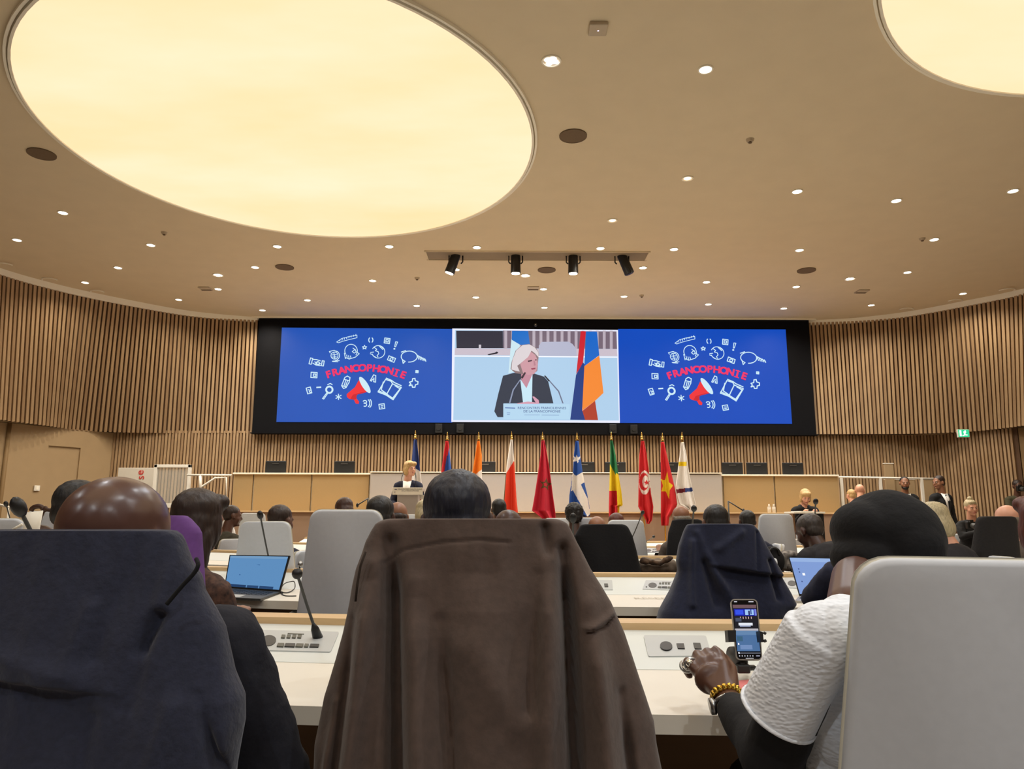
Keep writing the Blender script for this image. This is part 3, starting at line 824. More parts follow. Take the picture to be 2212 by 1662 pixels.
t = thing('wall_railing', 'thin white sloping handrail at the far left wall', 'railing', (P(20, 1110, 12.4).x, 12.4, 0))
link('handrail', tube([P(-40, 1080, 12.4), P(22, 1097, 12.4), P(60, 1112, 12.4)], .02, 6), t, m_whitep)
link('post', tube([P(20, 1096, 12.4), PZ(22, 1300, 0.0) if False else V((P(20, 1096, 12.4).x, 12.4, 0))], .02, 6), t, m_whitep)
# right hand side railing and boards
YR = 14.9
t = thing('stage_railing', 'long white railing with posts at the right end of the tribune', 'railing', (P(1900, 1060, YR).x, YR, 0))
link('top_rail', tube([P(1812, 1031, YR), P(2025, 1035, YR)], .022, 6), t, m_whitep)
for px in (1817, 1901, 1990):
    a = P(px, 1033, YR)
    link('post', boxm((a.x, YR, a.z / 2), (.05, .05, a.z), .004), t, m_whitep)
for k, (p0, q0, p1, q1, zz, lab) in enumerate([(1909, 1003, 1931, 1034, 0, 'narrow beige cabinet standing up above the right railing'), (1912, 1037, 1986, 1100, 0, 'wide beige board behind the bearded man in a suit'), (1993, 1037, 2030, 1100, 0, 'narrow beige board between the two men in suits')]):
    a, b = P(p0, q0, YR + .25 + .1 * k), P(p1, q1, YR + .25)
    tt = thing('beige_board', lab, 'board', ((a.x + b.x) / 2, YR + .25 + .1 * k, 0))
    link('board', boxm(((a.x + b.x) / 2, YR + .25 + .1 * k, a.z / 2), (b.x - a.x, .05, a.z), .006), tt, m_wall)
    link('edge_frame', boxm(((a.x + b.x) / 2, YR + .25 + .1 * k, a.z + .01), (b.x - a.x + .02, .06, .02), .003), tt, m_whitep)
# light switch, exit sign
u = ray(78, 1055); c = None
for k in range(400):
    q = V((0, 0, EYE)) + u * (k * .0005 * 25 / 1.6 * .0016 * 50)
# wall point on the left plain wall
def hit_wall(px, py, a, b):
    r = ray(px, py); a, b = V((*a, 0)), V((*b, 0)); d = b - a; n = V((-d.y, d.x, 0))
    k = (a - V((0, 0, EYE))).dot(n) / r.dot(n)
    return V((0, 0, EYE)) + r * k
c = hit_wall(78, 1055, (-10.45, 13.9), (-12.2, 9)) if False else hit_wall(78, 1055, (-8.93, 16.62), (-10.72, 13.9))
tt = thing('wall_switch', 'small white switch plate on the beige left wall', 'switch', c + V((.02, -.01, 0)), atan2(-2.65, -1.48))
link('plate', boxm((0, 0, 0), (.11, .03, .11), .004), tt, m_whitep, loc=(0, 0, 0))
link('rocker', boxm((0, .018, 0), (.05, .01, .07), .002), tt, m_trim, loc=(0, 0, 0))
c = P(2080, 935, 15.3)
tt = thing('exit_sign', 'lit green and white running-man exit sign under the right overhang', 'sign', (c.x, c.y, 2.95))
link('housing', boxm((0, 0, -.10), (.24, .05, .17), .006), tt, m_whitep, loc=(0, 0, 0))
link('lit_face', boxm((0, -.028, -.10), (.22, .006, .15)), tt, mat('exit_green', (40, 190, 130), emit=1.4), loc=(0, 0, 0))
bm = bmesh.new()
box(bm, (-.07, -.033, -.10), (.035, .004, .12)); box(bm, (.02, -.033, -.075), (.05, .004, .03)); box(bm, (.015, -.033, -.11), (.03, .004, .06)); box(bm, (.05, -.033, -.135), (.04, .004, .02)); box(bm, (-.015, -.033, -.145), (.04, .004, .02)); 
sph(bm, (.03, -.033, -.05), (.014, .003, .014))
link('pictogram', bm_mesh(bm), tt, mat('exit_white', (240, 255, 250), emit=1.8), loc=(0, 0, 0))

# ============================================================ FLAGS
FY = 13.25
def shade(nm, rgb): return mat('flag_' + nm, rgb, .75, var=.06, scale=30)
fR, fO, fW, fB, fG, fYl = shade('red', (205, 32, 40)), shade('orange', (238, 130, 20)), shade('white', (232, 226, 220)), shade('blue', (30, 78, 160)), shade('green', (30, 118, 70)), shade('yellow', (232, 200, 20))
fNv, fRO, fCr, fDG, fMr, fOl = shade('navy', (38, 58, 120)), shade('vermilion', (232, 66, 36)), shade('crimson', (190, 26, 52)), shade('dark_green', (84, 70, 30)), shade('maroon', (110, 26, 44)), shade('olive', (120, 124, 60))
def inpoly(x, y, pts):
    c = False; n = len(pts)
    for i in range(n):
        x1, y1 = pts[i]; x2, y2 = pts[(i + 1) % n]
        if (y1 > y) != (y2 > y) and x < (x2 - x1) * (y - y1) / (y2 - y1) + x1: c = not c
    return c
def star(cx, cy, r, r2=None, rot=0, n=5):
    r2 = r2 or r * .4
    return [(cx + (r if k % 2 == 0 else r2) * sin(radians(rot + 180 * k / n)), cy - (r if k % 2 == 0 else r2) * cos(radians(rot + 180 * k / n))) for k in range(2 * n)]
def q5(x, y): return (1040 + x / 3.95, 900 + y / 3.95)
def make_flag(px, py_top, outline, mats, fn, label, folds, seed):
    """outline: rows of (py, left px, right px); fn(px,py)->material index"""
    top = P(px, py_top + 13, FY)
    base = V((top.x, FY, STZ))
    t = thing('flag', label, 'flag', base, 0, 'flags on gilded poles in front of the tribune')
    link('pole', tube([base + V((0, 0, .03)), V((top.x, FY, top.z - .02))], .014, 8), t, m_gold)
    bm = bmesh.new(); cyl(bm, base, base + V((0, 0, .03)), .17, .15, 24); cyl(bm, base + V((0, 0, .03)), base + V((0, 0, .07)), .05, .02, 16)
    link('base', bm_mesh(bm), t, m_gold)
    bm = bmesh.new(); zz = top.z
    cyl(bm, (top.x, FY, zz - .02), (top.x, FY, zz + .02), .03, .015, 12); sph(bm, (top.x, FY, zz + .035), (.024, .024, .02)); sph(bm, (top.x, FY, zz + .07), (.012, .012, .016))
    cyl(bm, (top.x, FY, zz + .075), (top.x, FY, zz + .125), .014, .001, 8)
    link('finial', bm_mesh(bm, True), t, m_gold)
    rows, cols = 110, 46
    y0, y1 = outline[0][0], outline[-1][0]
    vs = []
    for i in range(rows + 1):
        py = y0 + (y1 - y0) * i / rows
        k = 0
        while k < len(outline) - 2 and outline[k + 1][0] < py: k += 1
        a, b = outline[k], outline[k + 1]
        tt = (py - a[0]) / max(1e-6, b[0] - a[0]); tt = max(0, min(1, tt))
        l, r = a[1] + (b[1] - a[1]) * tt, a[2] + (b[2] - a[2]) * tt
        fr_ = i / rows
        for j in range(cols + 1):
            s = j / cols
            x = l + (r - l) * s
            dep = (.02 + .07 * fr_) * sin(folds * pi * s + seed + .8 * fr_) + .02 * fr_ * sin(13 * s + seed * 3)
            edge = 1 - abs(2 * s - 1) ** 6
            # bottom hem hangs lower in the folds
            yy = py + (0 if i < rows else 0)
            vs.append(P(x, yy, FY - .03 - .10 * fr_ - dep * edge - .01))
    fs, mi = [], []
    W = cols + 1
    for i in range(rows):
        for j in range(cols):
            fs.append((i * W + j, i * W + j + 1, (i + 1) * W + j + 1, (i + 1) * W + j))
            py = y0 + (y1 - y0) * (i + .5) / rows
            k = 0
            while k < len(outline) - 2 and outline[k + 1][0] < py: k += 1
            a, b = outline[k], outline[k + 1]
            tt = (py - a[0]) / max(1e-6, b[0] - a[0])
            l, r = a[1] + (b[1] - a[1]) * tt, a[2] + (b[2] - a[2]) * tt
            mi.append(fn(l + (r - l) * (j + .5) / cols, py))
    me = mesh_from(vs, fs, True)
    for m in mats: me.materials.append(m)
    me.polygons.foreach_set('material_index', mi)
    o = link('cloth', me, t)
    # a little thickness so the cloth is a real sheet
    sm = o.modifiers.new('thick', 'SOLIDIFY'); sm.thickness = .012; sm.offset = 1
    return t
make_flag(897, 932, [(950, 894, 899), (975, 891, 903), (1010, 888, 907), (1070, 886, 914), (1098, 884, 917)], [fNv, fW, fR],
          lambda x, y: 0 if y < 1008 + (x - 890) * .6 else (1 if x < 903 or y < 1066 else 2), 'blue white and red tricolour flag on a pole behind the lectern speaker', 2, .3)
make_flag(966, 935, [(953, 962.5, 968.5), (975, 959, 971), (1005, 955, 974), (1030, 952, 977), (1070, 948, 980), (1110, 944, 984)], [fR, fB, fO],
          lambda x, y: 0 if x < 966 + (980 - y) * .16 + (2 if y < 985 else 0) and not (y > 1022 and x > 955) else (1 if y < 1045 else 2), 'red and blue flag, second from the left, just left of the dark-haired head', 2.5, 1.1)
make_flag(1034, 935, [(953, 1031, 1036.5), (985, 1026, 1041), (1010, 1022, 1041), (1030, 1019, 1041), (1070, 1016, 1046), (1105, 1013, 1050)], [fO, fW, fG],
          lambda x, y: 0 if y < 1031 - (x - 1019) * .75 else (1 if y < 1080 else 2), 'orange flag with white below, third from the left', 2, 2.0)
make_flag(1105, 934, [(950, 1103, 1107), (975, 1099, 1109), (1000, 1095, 1111), (1030, 1092, 1113), (1080, 1088, 1116), (1108, 1085, 1119)], [fW, fRO, fDG],
          lambda x, y: (2 if x < 1095.5 - (y - 1000) * .07 else 1) if y > 1022 - (x - 1094) * 1.6 and y > 998 else 0, 'white flag turning orange-red below, fourth from the left', 2, .7)
ST = star(1178.5, 1047, 14, 6, 12)
make_flag(1172, 935, [(952, 1170, 1175), (985, 1167.5, 1181), (1030, 1161, 1188), (1070, 1155, 1193), (1104, 1149, 1198), (1108, 1155, 1198.5), (1121, 1172, 1199)], [fCr, fDG],
          lambda x, y: 1 if inpoly(x, y, ST) and not inpoly(x, y, star(1178.5, 1047, 5.5, 3, 12)) else 0, 'crimson flag with a dark green star', 3, 1.7)
cross = [q5(778, 480), q5(806, 508), q5(866, 474), q5(882, 560), q5(848, 580), q5(905, 700), q5(930, 830), q5(905, 856), q5(780, 630), q5(765, 640)]
fleur = [q5(812, 325), q5(822, 350), q5(845, 340), q5(838, 368), q5(826, 372), q5(830, 392), q5(818, 395), q5(812, 376), q5(800, 385), q5(784, 382), q5(792, 362), q5(788, 340), q5(804, 350)]
fl2 = [q5(752, 765), q5(760, 742), q5(772, 760), q5(800, 755), q5(815, 768), q5(790, 772), q5(770, 778)]
make_flag(1246.5, 935, [(953, 1244, 1250), (985, 1239.5, 1253.5), (1020, 1237.5, 1258.5), (1050, 1233, 1264), (1070, 1230, 1269), (1100, 1229, 1274), (1112, 1240, 1275), (1116, 1264, 1273)], [fB, fW],
          lambda x, y: 1 if inpoly(x, y, cross) or inpoly(x, y, fleur) or inpoly(x, y, fl2) else 0, 'blue flag with a white cross and a white lily', 2, 2.6)
make_flag(1320.5, 935, [(952, 1318.5, 1323.5), (985, 1318, 1330), (1025, 1317, 1335), (1060, 1316, 1341), (1092, 1315, 1344), (1094, 1315, 1337), (1118, 1315, 1336)], [fG, fYl, fR],
          lambda x, y: (0 if y < 1004 + (x - 1318) * 1.9 else (1 if (y < 1060 or x > 1332.5 + (y - 1060) * .04) else 2)) if x < 1330.5 else (0 if y < 1023 + (x - 1331) * .3 else (1 if x > 1332.5 + (y - 1060) * .04 or y < 1060 else 2)), 'green yellow and red flag', 3, .2)
cres = lambda x, y: ((x - 1391) / 10.5) ** 2 + ((y - 1041) / 19) ** 2 < 1 and not ((x - 1394.5) / 7.0) ** 2 + ((y - 1041) / 13) ** 2 < 1
sT = star(1397, 1043, 6.5, 3, -10)
make_flag(1386.5, 935, [(953, 1385, 1390), (985, 1381, 1396), (1015, 1380, 1400), (1068, 1379, 1405), (1095, 1378.5, 1410), (1108, 1386, 1409), (1124, 1396, 1407), (1132, 1398, 1401)], [fR, fW, fMr],
          lambda x, y: 1 if ((x - 1392.5) / 12) ** 2 + ((y - 1043) / 26) ** 2 < 1 and not cres(x, y) and not inpoly(x, y, sT) else 0, 'red flag with a white disc holding a red crescent', 3, 1.2)
sV = [q5(1586, 468), q5(1598, 560), q5(1635, 590), q5(1606, 630), q5(1602, 705), q5(1572, 640), q5(1536, 640), q5(1550, 588), q5(1530, 535), q5(1565, 545)]
make_flag(1431, 937, [(955, 1428, 1434.5), (985, 1427, 1441), (1025, 1427.5, 1451), (1060, 1427.5, 1459), (1090, 1427.5, 1463), (1098, 1427.5, 1460), (1118, 1427.5, 1446), (1136, 1429, 1444)], [fR, fYl],
          lambda x, y: 1 if inpoly(x, y, sV) else 0, 'red flag with a large yellow star', 2, 2.2)
make_flag(1473.5, 935, [(956, 1471, 1476), (985, 1468, 1482), (1020, 1463.5, 1487), (1050, 1459, 1493), (1075, 1463, 1498), (1090, 1467, 1502), (1096, 1480, 1500), (1101, 1488, 1495)], [fW, fYl, fMr, fNv],
          lambda x, y: 1 if 998 < y < 1007 and 1466 < x < 1483 else (2 if abs(y - 1060 + (x - 1477) * .12) < 4.5 and x < 1480 else (3 if abs(y - 1060 + (x - 1477) * .12) < 4.2 else 0)), 'white flag with a yellow dash and a dark red and purple band, rightmost', 3, .9)

# ============================================================ LECTERN
LY = 12.2
a, b = P(848, 1053.5, LY), P(913, 1069.5, LY)
t = thing('lectern', 'grey white lectern with a printed sign board on the front', 'lectern', ((a.x + b.x) / 2, LY, STZ))
m_lect = mat('lectern_grey', (170, 162, 156), .6, var=.03)
link('column', boxm(((a.x + b.x) / 2, LY + .15, (STZ + b.z) / 2), (.34, .26, b.z - STZ), .006), t, m_lect)
link('foot_plate', boxm(((a.x + b.x) / 2, LY + .15, STZ + .015), (.5, .42, .03), .006), t, m_lect)
link('top', boxm(((a.x + b.x) / 2, LY + .2, a.z - .03), (b.x - a.x - .02, .36, .05), .006), t, m_lect)
sg = subparent(link('sign_board', boxm(((a.x + b.x) / 2, LY, (a.z + b.z) / 2), (b.x - a.x, .02, a.z - b.z), .002), t, m_white))
m_ink = mat('navy_ink', (60, 58, 96), .6, var=.03)
for s, py, px, sz in (('RENCONTRES FRANCILIENNES', 1057.6, 886, .0285), ('DE LA FRANCOPHONIE', 1061, 886, .026)):
    me = text_mesh(s, sz, .0006); bb = P(px, py, LY - .0105)
    for v in me.vertices: v.co = bb + V((v.co.x * 1.02, 0, v.co.y * 1.25))
    link('lettering', me, sg, m_ink)
for px, py, w in ((855, 1057.5, .04), (853, 1063.5, .012)):
    bb = P(px, py, LY - .0115); link('emblem', boxm(bb, (w, .002, .012)), sg, m_ink)
for dx in (-14, 18):
    c0 = P(880 + dx, 1053, LY + .1)
    link('lectern_microphone', tube(smooth_line([c0, c0 + V((0, .02, .12)), c0 + V((-.02 * dx / 14, .1, .22))]), [.004] * 12 + [.011], 6) if False else tube([c0, c0 + V((0, .02, .12)), c0 + V((-.01 * dx / 14, .06, .2)), c0 + V((-.02 * dx / 14, .1, .24))], [.004, .004, .009, .009], 6), t, m_blk)
t = thing('name_card', 'red and white leaflet stand beside the lectern', 'sign', P(907, 1110, LY + .3) * 1.0)
t.location.z = STZ
PMAT[t.name] = M.Translation(t.location)
a = P(903, 1070, LY + .3)
link('board', boxm((a.x + .06, LY + .3, (STZ + a.z) / 2), (.12, .02, a.z - STZ), .002), t, m_white)
link('red_shape', mesh_from([P(903, 1078, LY + .285), P(910, 1080, LY + .285), P(911, 1088, LY + .285), P(902, 1094, LY + .285)], [(0, 1, 2, 3)]), t, fR)

# ============================================================ ROWS OF DESKS
ROWS = {1: (2.65, 12., .98, .51, .11, (-5.4, 7.2)), 2: (4.77, 10., 1.2, .66, .1, (-5.2, 6.6)), 3: (6.72, 8.5, 1.0, .52, .1, (-4.9, 6.2)), 4: (8.75, 7.2, .98, .5, .1, (-4.4, 5.4)), 5: (10.4, 6., .9, .46, .1, (-3.2, 4.2))}
def rowY(k, x):
    y0, R = ROWS[k][:2]
    return y0 + (x - .9) ** 2 / (2 * R)
def sweep(k, prof, x0=None, x1=None, n=70, closed=True):
    """prof: list of (offset towards the viewer, z)"""
    xa, xb = ROWS[k][5]; x0 = xa if x0 is None else x0; x1 = xb if x1 is None else x1
    vs, fs, m = [], [], len(prof)
    for i in range(n + 1):
        x = x0 + (x1 - x0) * i / n
        for d, z in prof: vs.append((x, rowY(k, x) - d, z))
    for i in range(n):
        for q in range(m): fs.append((i * m + q, (i + 1) * m + q, (i + 1) * m + (q + 1) % m, i * m + (q + 1) % m))
    fs.append(tuple(range(m))[::-1]); fs.append(tuple(n * m + q for q in range(m)))
    return mesh_from(vs, fs)
names = {1: 'nearest long white curved desk row with beech ledge', 2: 'second long white curved desk row, behind the nearest one', 3: 'third long white desk row from the viewer', 4: 'fourth long white desk row from the viewer', 5: 'farthest long white desk row, before the stage'}
m_mod = mat('modesty_wood', (120, 88, 58), .7, var=.15, scale=4, stretch=(.6, 6, 6))
for k, (y0, R, dep, cr, lw_, ext) in ROWS.items():
    t = thing('conference_desk', names[k], 'desk', (.9, y0 - .4, 0))
    link('worktop', sweep(k, [(dep, .73), (cr, .73), (cr - .02, .69), (dep, .69)]), t, m_white)
    link('console_strip', sweep(k, [(cr, .731), (lw_, .778), (lw_, .74), (cr - .02, .70)]), t, m_strip)
    link('ledge', sweep(k, [(lw_ + .004, .80), (0, .80), (0, .758), (lw_ + .004, .762)]), t, m_ledge)
    link('modesty_panel', sweep(k, [(.16, .76), (.12, .76), (.12, .02), (.16, .02)]), t, m_mod)
    link('side_panel', boxm((ext[0] + .03, rowY(k, ext[0]) - dep / 2, .35), (.05, dep - .15, .68)), t, m_mod)
    link('side_panel', boxm((ext[1] - .03, rowY(k, ext[1]) - dep / 2, .35), (.05, dep - .15, .68)), t, m_mod)
def on(px, py, k, h=0.):
    """point of the photograph on row k's desk surface (worktop or inclined strip)"""
    r = ray(px, py); o = V((0, 0, EYE)); y0, R, dep, cr, lw_, ext = ROWS[k]
    def g(s):
        p = o + r * s; d = rowY(k, p.x) - p.y
        if d >= cr: z = .73
        elif d >= lw_: z = .73 + (cr - d) / (cr - lw_) * .048
        else: z = .80
        return p.z - (z + h)
    a, b = .0003, .01
    for _ in range(50):
        m = (a + b) / 2
        if g(m) > 0: a = m
        else: b = m
    return o + r * a
def plate(k, pts, h0, h1):
    lo = [on(x, y, k, h0) for x, y in pts]; n = len(pts)
    hi = [p + V((0, -.0, h1 - h0)) for p in lo]
    return mesh_from(hi + lo, [tuple(range(n))[::-1], tuple(range(n, 2 * n))] + [(i, (i + 1) % n, n + (i + 1) % n, n + i) for i in range(n)])
def roundq(pts, r=.12):
    out = []; n = len(pts)
    for i in range(n):
        p, a, b = V(pts[i]), V(pts[i - 1]), V(pts[(i + 1) % n])
        da, db = (a - p), (b - p)
        ra, rb = min(r, da.length * .4), min(r, db.length * .4)
        p1, p2 = p + da.normalized() * ra, p + db.normalized() * rb
        for s in (0, .35, .65, 1): 
            q = p1 * (1 - s) ** 2 + p * 2 * s * (1 - s) + p2 * s * s
            out.append((q.x, q.y))
    return out
def c6(x, y): return (520 + x / 6.392, 1340 + y / 6.392)
def c7(x, y): return (1340 + x / 5.1625, 1340 + y / 5.1625)
def console(k, label, T, scale_pts=None):
    """T maps crop-6 coordinates to picture pixels"""
    c = on(*T(700, 300), k)
    t = thing('microphone_console', label, 'console', (c.x, c.y, .73), 0, 'grey consoles let into the desks')
    link('plate', plate(k, roundq([T(235, 150), T(1358, 178), T(1240, 457), T(88, 428)], 4 if k == 1 else 1.2), 0, .004), t, m_plate)
    link('loudspeaker', plate(k, [T(380 + cos(a) * 108 + 12 * sin(-a), 290 - sin(a) * 72 - 0 * cos(a) + (-18 * cos(a))) for a in [2 * pi * q / 22 for q in range(22)]], .004, .006), t, m_dkgrey)
    for q in range(4):
        x = 585 + q * 75
        link('button', plate(k, [T(x - 18, 216), T(x + 32, 219), T(x + 20, 260), T(x - 30, 257)], .004, .008), t, m_btn)
    for (x0, x1, m) in ((500, 592, m_btn), (606, 745, m_dkgrey), (758, 858, m_btn), (876, 932, m_btn), (952, 1076, m_dkgrey)):
        link('button', plate(k, [T(x0 + 12, 333 + (x0 - 500) * .02), T(x1 + 8, 335 + (x0 - 500) * .025), T(x1 - 6, 382 + (x0 - 500) * .01), T(x0 - 4, 375 + (x0 - 500) * .02)], .004, .008), t, m)
    link('card_slot', plate(k, [T(650, 186), T(875, 194), T(873, 202), T(648, 194)], .004, .0055), t, m_btn)
    link('socket', plate(k, [T(210 + 20 * cos(a), 345 - 16 * sin(a)) for a in [2 * pi * q / 12 for q in range(12)]], .004, .006), t, m_dkgrey)
    return t
console(1, 'grey microphone console on the nearest desk, left of the brown coat', c6)
# second row console: mapped from the first by corner fit (plate 1383..1460 x 1255..1276)
def T2(x, y):
    u, v = (x - 88) / 1150, (y - 150) / 300
    return (1383 + u * 96 + v * 5, 1255 + v * 21 + u * 1)
console(2, 'grey microphone console on the second desk, left of the navy coat', T2)
def T3(x, y):
    u, v = (x - 88) / 1150, (y - 150) / 300
    return (1683 + u * 96 + v * 7, 1250 + v * 23 + u * 1)
console(2, 'grey microphone console on the second desk, beside the right laptop', T3)
def T4(x, y):
    u, v = (x - 88) / 1150, (y - 150) / 300
    return (1384 + u * 60 + v * 4, 1184.5 + v * 11)
console(3, 'grey microphone console on the third desk, left of the man in grey', T4)
def sockets(k, label, pts, items):
    c = on(*pts[0], k)
    t = thing('socket_plate', label, 'socket', (c.x, c.y, .73), 0, 'grey socket plates let into the desks')
    link('plate', plate(k, roundq(pts, 4 if k == 1 else 1), 0, .004), t, m_plate)
    for kind, q in items:
        if kind == 'knob': link('round_grille', plate(k, q, .004, .008), t, m_blk)
        else:
            s = subparent(link('socket', plate(k, q, .004, .007), t, m_blk))
    return t
el7 = [c7(512 + 68 * cos(a) + 6 * sin(a), 300 - 48 * sin(a) + 8 * cos(a)) for a in [2 * pi * q / 22 for q in range(22)]]
sockets(1, 'grey socket plate with round black grille on the nearest desk, right of the brown coat', [c7(258, 183), c7(955, 187), c7(1020, 412), c7(312, 419)],
        [('knob', el7), ('s', [c7(626, 270), c7(708, 270), c7(720, 328), c7(642, 325)]), ('s', [c7(812, 264), c7(892, 266), c7(908, 330), c7(830, 328)])])
sockets(2, 'grey socket plate on the second desk, right edge of the brown coat', [(1262, 1254.5), (1322, 1255), (1324, 1276), (1268, 1276)],
        [('s', [(1287, 1262), (1293, 1262), (1294, 1269), (1288, 1269)]), ('s', [(1305, 1262), (1313, 1262), (1314, 1269), (1306, 1269)])])
# faint reserved lettering on the second desk
c = on(1410, 1294, 2)
me = text_mesh('RÉSERVÉ', .052, 0)
for v in me.vertices: v.co = V((c.x + .03 + v.co.x * 1.3, c.y + v.co.y * 2.0, .7325))
o = link('reserved_marking', me, None, mat('faint_ink', (206, 198, 182), .7, var=.05))
tag(o, 'faint printed word on the second desk, beside the navy coat', 'lettering')
# pink card on first desk
t = thing('pink_card', 'pink paper card lying under the phone on the nearest desk', 'card', on(1605, 1490, 1))
link('sheet', plate(1, [(1583, 1474), (1628, 1469), (1650, 1500), (1618, 1512)], .001, .003), t, mat('pink_paper', (226, 130, 128), .8, var=.03))
link('fold_line', plate(1, [(1606, 1482), (1608, 1482), (1614, 1492), (1612, 1492)], .003, .0036), t, m_blk)

# ============================================================ MICROPHONES
def mic(label, head, Yh, base, Yb, hr, group='gooseneck microphones on the desks', hlen=1.5, ring=None, row=None, stem=None):
    h = P(*head, Yh)
    b = on(*base, row) if row else P(*base, Yb)
    t = thing('gooseneck_microphone', label, 'microphone', b, 0, group)
    d = (h - b)
    link('base_grip', tube([b + V((0, 0, .0)), b + d * .16, b + d * .24], [hr * 1.0, hr * .75, hr * .3], 10), t, m_blk)
    st = [b + d * .2, b + d * .6 + V((0, 0, -.01 * d.length)), h]
    link('gooseneck', tube(smooth_line(st, 4), hr * .28, 8), t, m_dkgrey if stem is None else stem)
    dn = (h - (b + d * .6)).normalized()
    bm = bmesh.new()
    q = dn.to_track_quat('Z', 'Y').to_matrix().to_4x4()
    sph(bm, (0, 0, 0), (hr, hr, hr * hlen)); bmesh.ops.transform(bm, matrix=M.Translation(h) @ q, verts=bm.verts)
    link('foam_head', bm_mesh(bm, True), t, m_blk)
    if ring is not None:
        bm = bmesh.new(); sph(bm, h + V((.005, .01, .026)), (.008, .008, .012)); link('silver_tip', bm_mesh(bm, True), t, m_steel)
    return t
mic('gooseneck microphone facing the viewer on the nearest desk, before the white chair', (642, 1240), 2.32, (687, 1380), 0, .0165, row=1, hlen=1.05, ring=1)
mic('slanted gooseneck microphone behind the open laptop at left', (562, 1113), 4.55, (588, 1243), 4.7, .019, hlen=1.6, row=2)
mic('large slanted microphone at the far left edge, over the navy coat', (40, 1096), 2.3, (196, 1388), 2.33, .022, hlen=1.6, row=1)
mic('thin small microphone at the far left edge', (13, 1089), 5.3, (48, 1213), 5.3, .016, hlen=1.6, row=2)
mic('black microphone standing right of the brown coat collar', (1238, 1120), 4.4, (1237, 1250), 4.6, .022, hlen=1.6, row=2)
mic('microphone on a long slanted stem by the crescent flag', (1388, 1108), 6.3, (1350, 1196), 6.4, .017, hlen=1.8, row=3)
mic('round-headed microphone in front of the tribune, left of the short-haired man', (1499, 1099), 6.3, (1488, 1196), 6.4, .026, hlen=1.4, row=3)
mic('tall black microphone in front of the woman writing at the table', (1762, 1084), 6.3, (1755, 1203), 6.5, .022, hlen=1.5, row=3)
mic('thin stem microphone left of the tall one, before the black beret', (1742, 1140), 6.3, (1739, 1203), 6.5, .012, hlen=1.2, row=3)
mic('small horizontal microphone on the far desk near the crescent flag', (1412, 1160), 9.9, (1392, 1172), 9.9, .02, hlen=1.2, row=5)
def boomstand(label, top, Y, arm):
    a = P(*top, Y); b = V((a.x, Y, 0))
    t = thing('microphone_stand', label, 'microphone stand', b, 0, 'black boom microphone stands')
    link('pole', tube([b, a], .012, 8), t, m_blk)
    bm = bmesh.new(); cyl(bm, b, b + V((0, 0, .02)), .15, .14, 20); link('base', bm_mesh(bm), t, m_blk)
    e = P(*arm, Y - .1); link('boom', tube([a, e], .009, 8), t, m_blk)
    bm = bmesh.new(); sph(bm, e, (.02, .02, .035)); link('microphone', bm_mesh(bm, True), t, m_blk)
boomstand('black boom microphone stand in front of the tribune, right of the flags', (1573, 1083), 11.2, (1606, 1104))
boomstand('black boom microphone stand in front of the tribune, left of the lectern', (795, 1077), 11.2, (772, 1092))
# ============================================================ CHAIRS
def chair_back_mesh(inset=0., th=.05, y=0.):
    """rounded, tapering high back, leaning slightly backwards"""
    zt_, zb_, wt, wb = 1.17 - inset, .46 + inset, .168 - inset, .236 - inset
    r = .055
    pts = []
    def arc(cx, cz, a0, a1, n=6):
        for k in range(n + 1):
            a = radians(a0 + (a1 - a0) * k / n); pts.append((cx + r * cos(a), cz + r * sin(a)))
    arc(wt - r, zt_ - r, 0, 90); arc(-wt + r, zt_ - r, 90, 180); arc(-wb + r, zb_ + r, 180, 270); arc(wb - r, zb_ + r, 270, 360)
    bm = bmesh.new()
    def Yc(x, z): return y - .10 * max(0, (z - .46)) ** 1.0 * .9 + .35 * x * x
    f = [bm.verts.new((x, Yc(x, z) - th / 2, z)) for x, z in pts]
    b = [bm.verts.new((x, Yc(x, z) + th / 2, z)) for x, z in pts]
    n = len(pts)
    for k in range(n):
        bm.faces.new((f[k], f[(k + 1) % n], b[(k + 1) % n], b[k]))
    # stitched fans with a middle column keep the curvature
    for ring, s in ((f, -1), (b, 1)):
        mids = []
        c1 = bm.verts.new((0, Yc(0, zt_ - .03) + s * (th / 2 + .004), zt_ - .03)); c2 = bm.verts.new((0, Yc(0, zb_ + .05) + s * (th / 2 + .004), zb_ + .05))
        for k in range(n):
            z1, z2 = ring[k].co.z, ring[(k + 1) % n].co.z
            m = (z1 + z2) / 2
            if abs(z1 - z2) > .3: bm.faces.new((ring[k], ring[(k + 1) % n], c1 if z2 > z1 else c2, c2 if z2 > z1 else c1) if True else ())
            else: bm.faces.new((ring[k], ring[(k + 1) % n], c1 if m > .8 else c2))
        # close the long top and bottom gaps are triangles already
    bmesh.ops.recalc_face_normals(bm, faces=bm.faces)
    es = [e for e in bm.edges if e.is_manifold and len(e.link_faces) == 2 and e.calc_face_angle(0) > .9]
    bmesh.ops.bevel(bm, geom=es, offset=.012, segments=2, affect='EDGES', profile=.5)
    return bm_mesh(bm, True)
CH = None
def low_chair(x, y, rz, label):
    t = chair(x, y, rz, 1.17, label)
    for c in t.children:
        if c.name.startswith('backrest'): c.scale = (.85, 1, .62); c.location = (0, .03, .17)
    return t
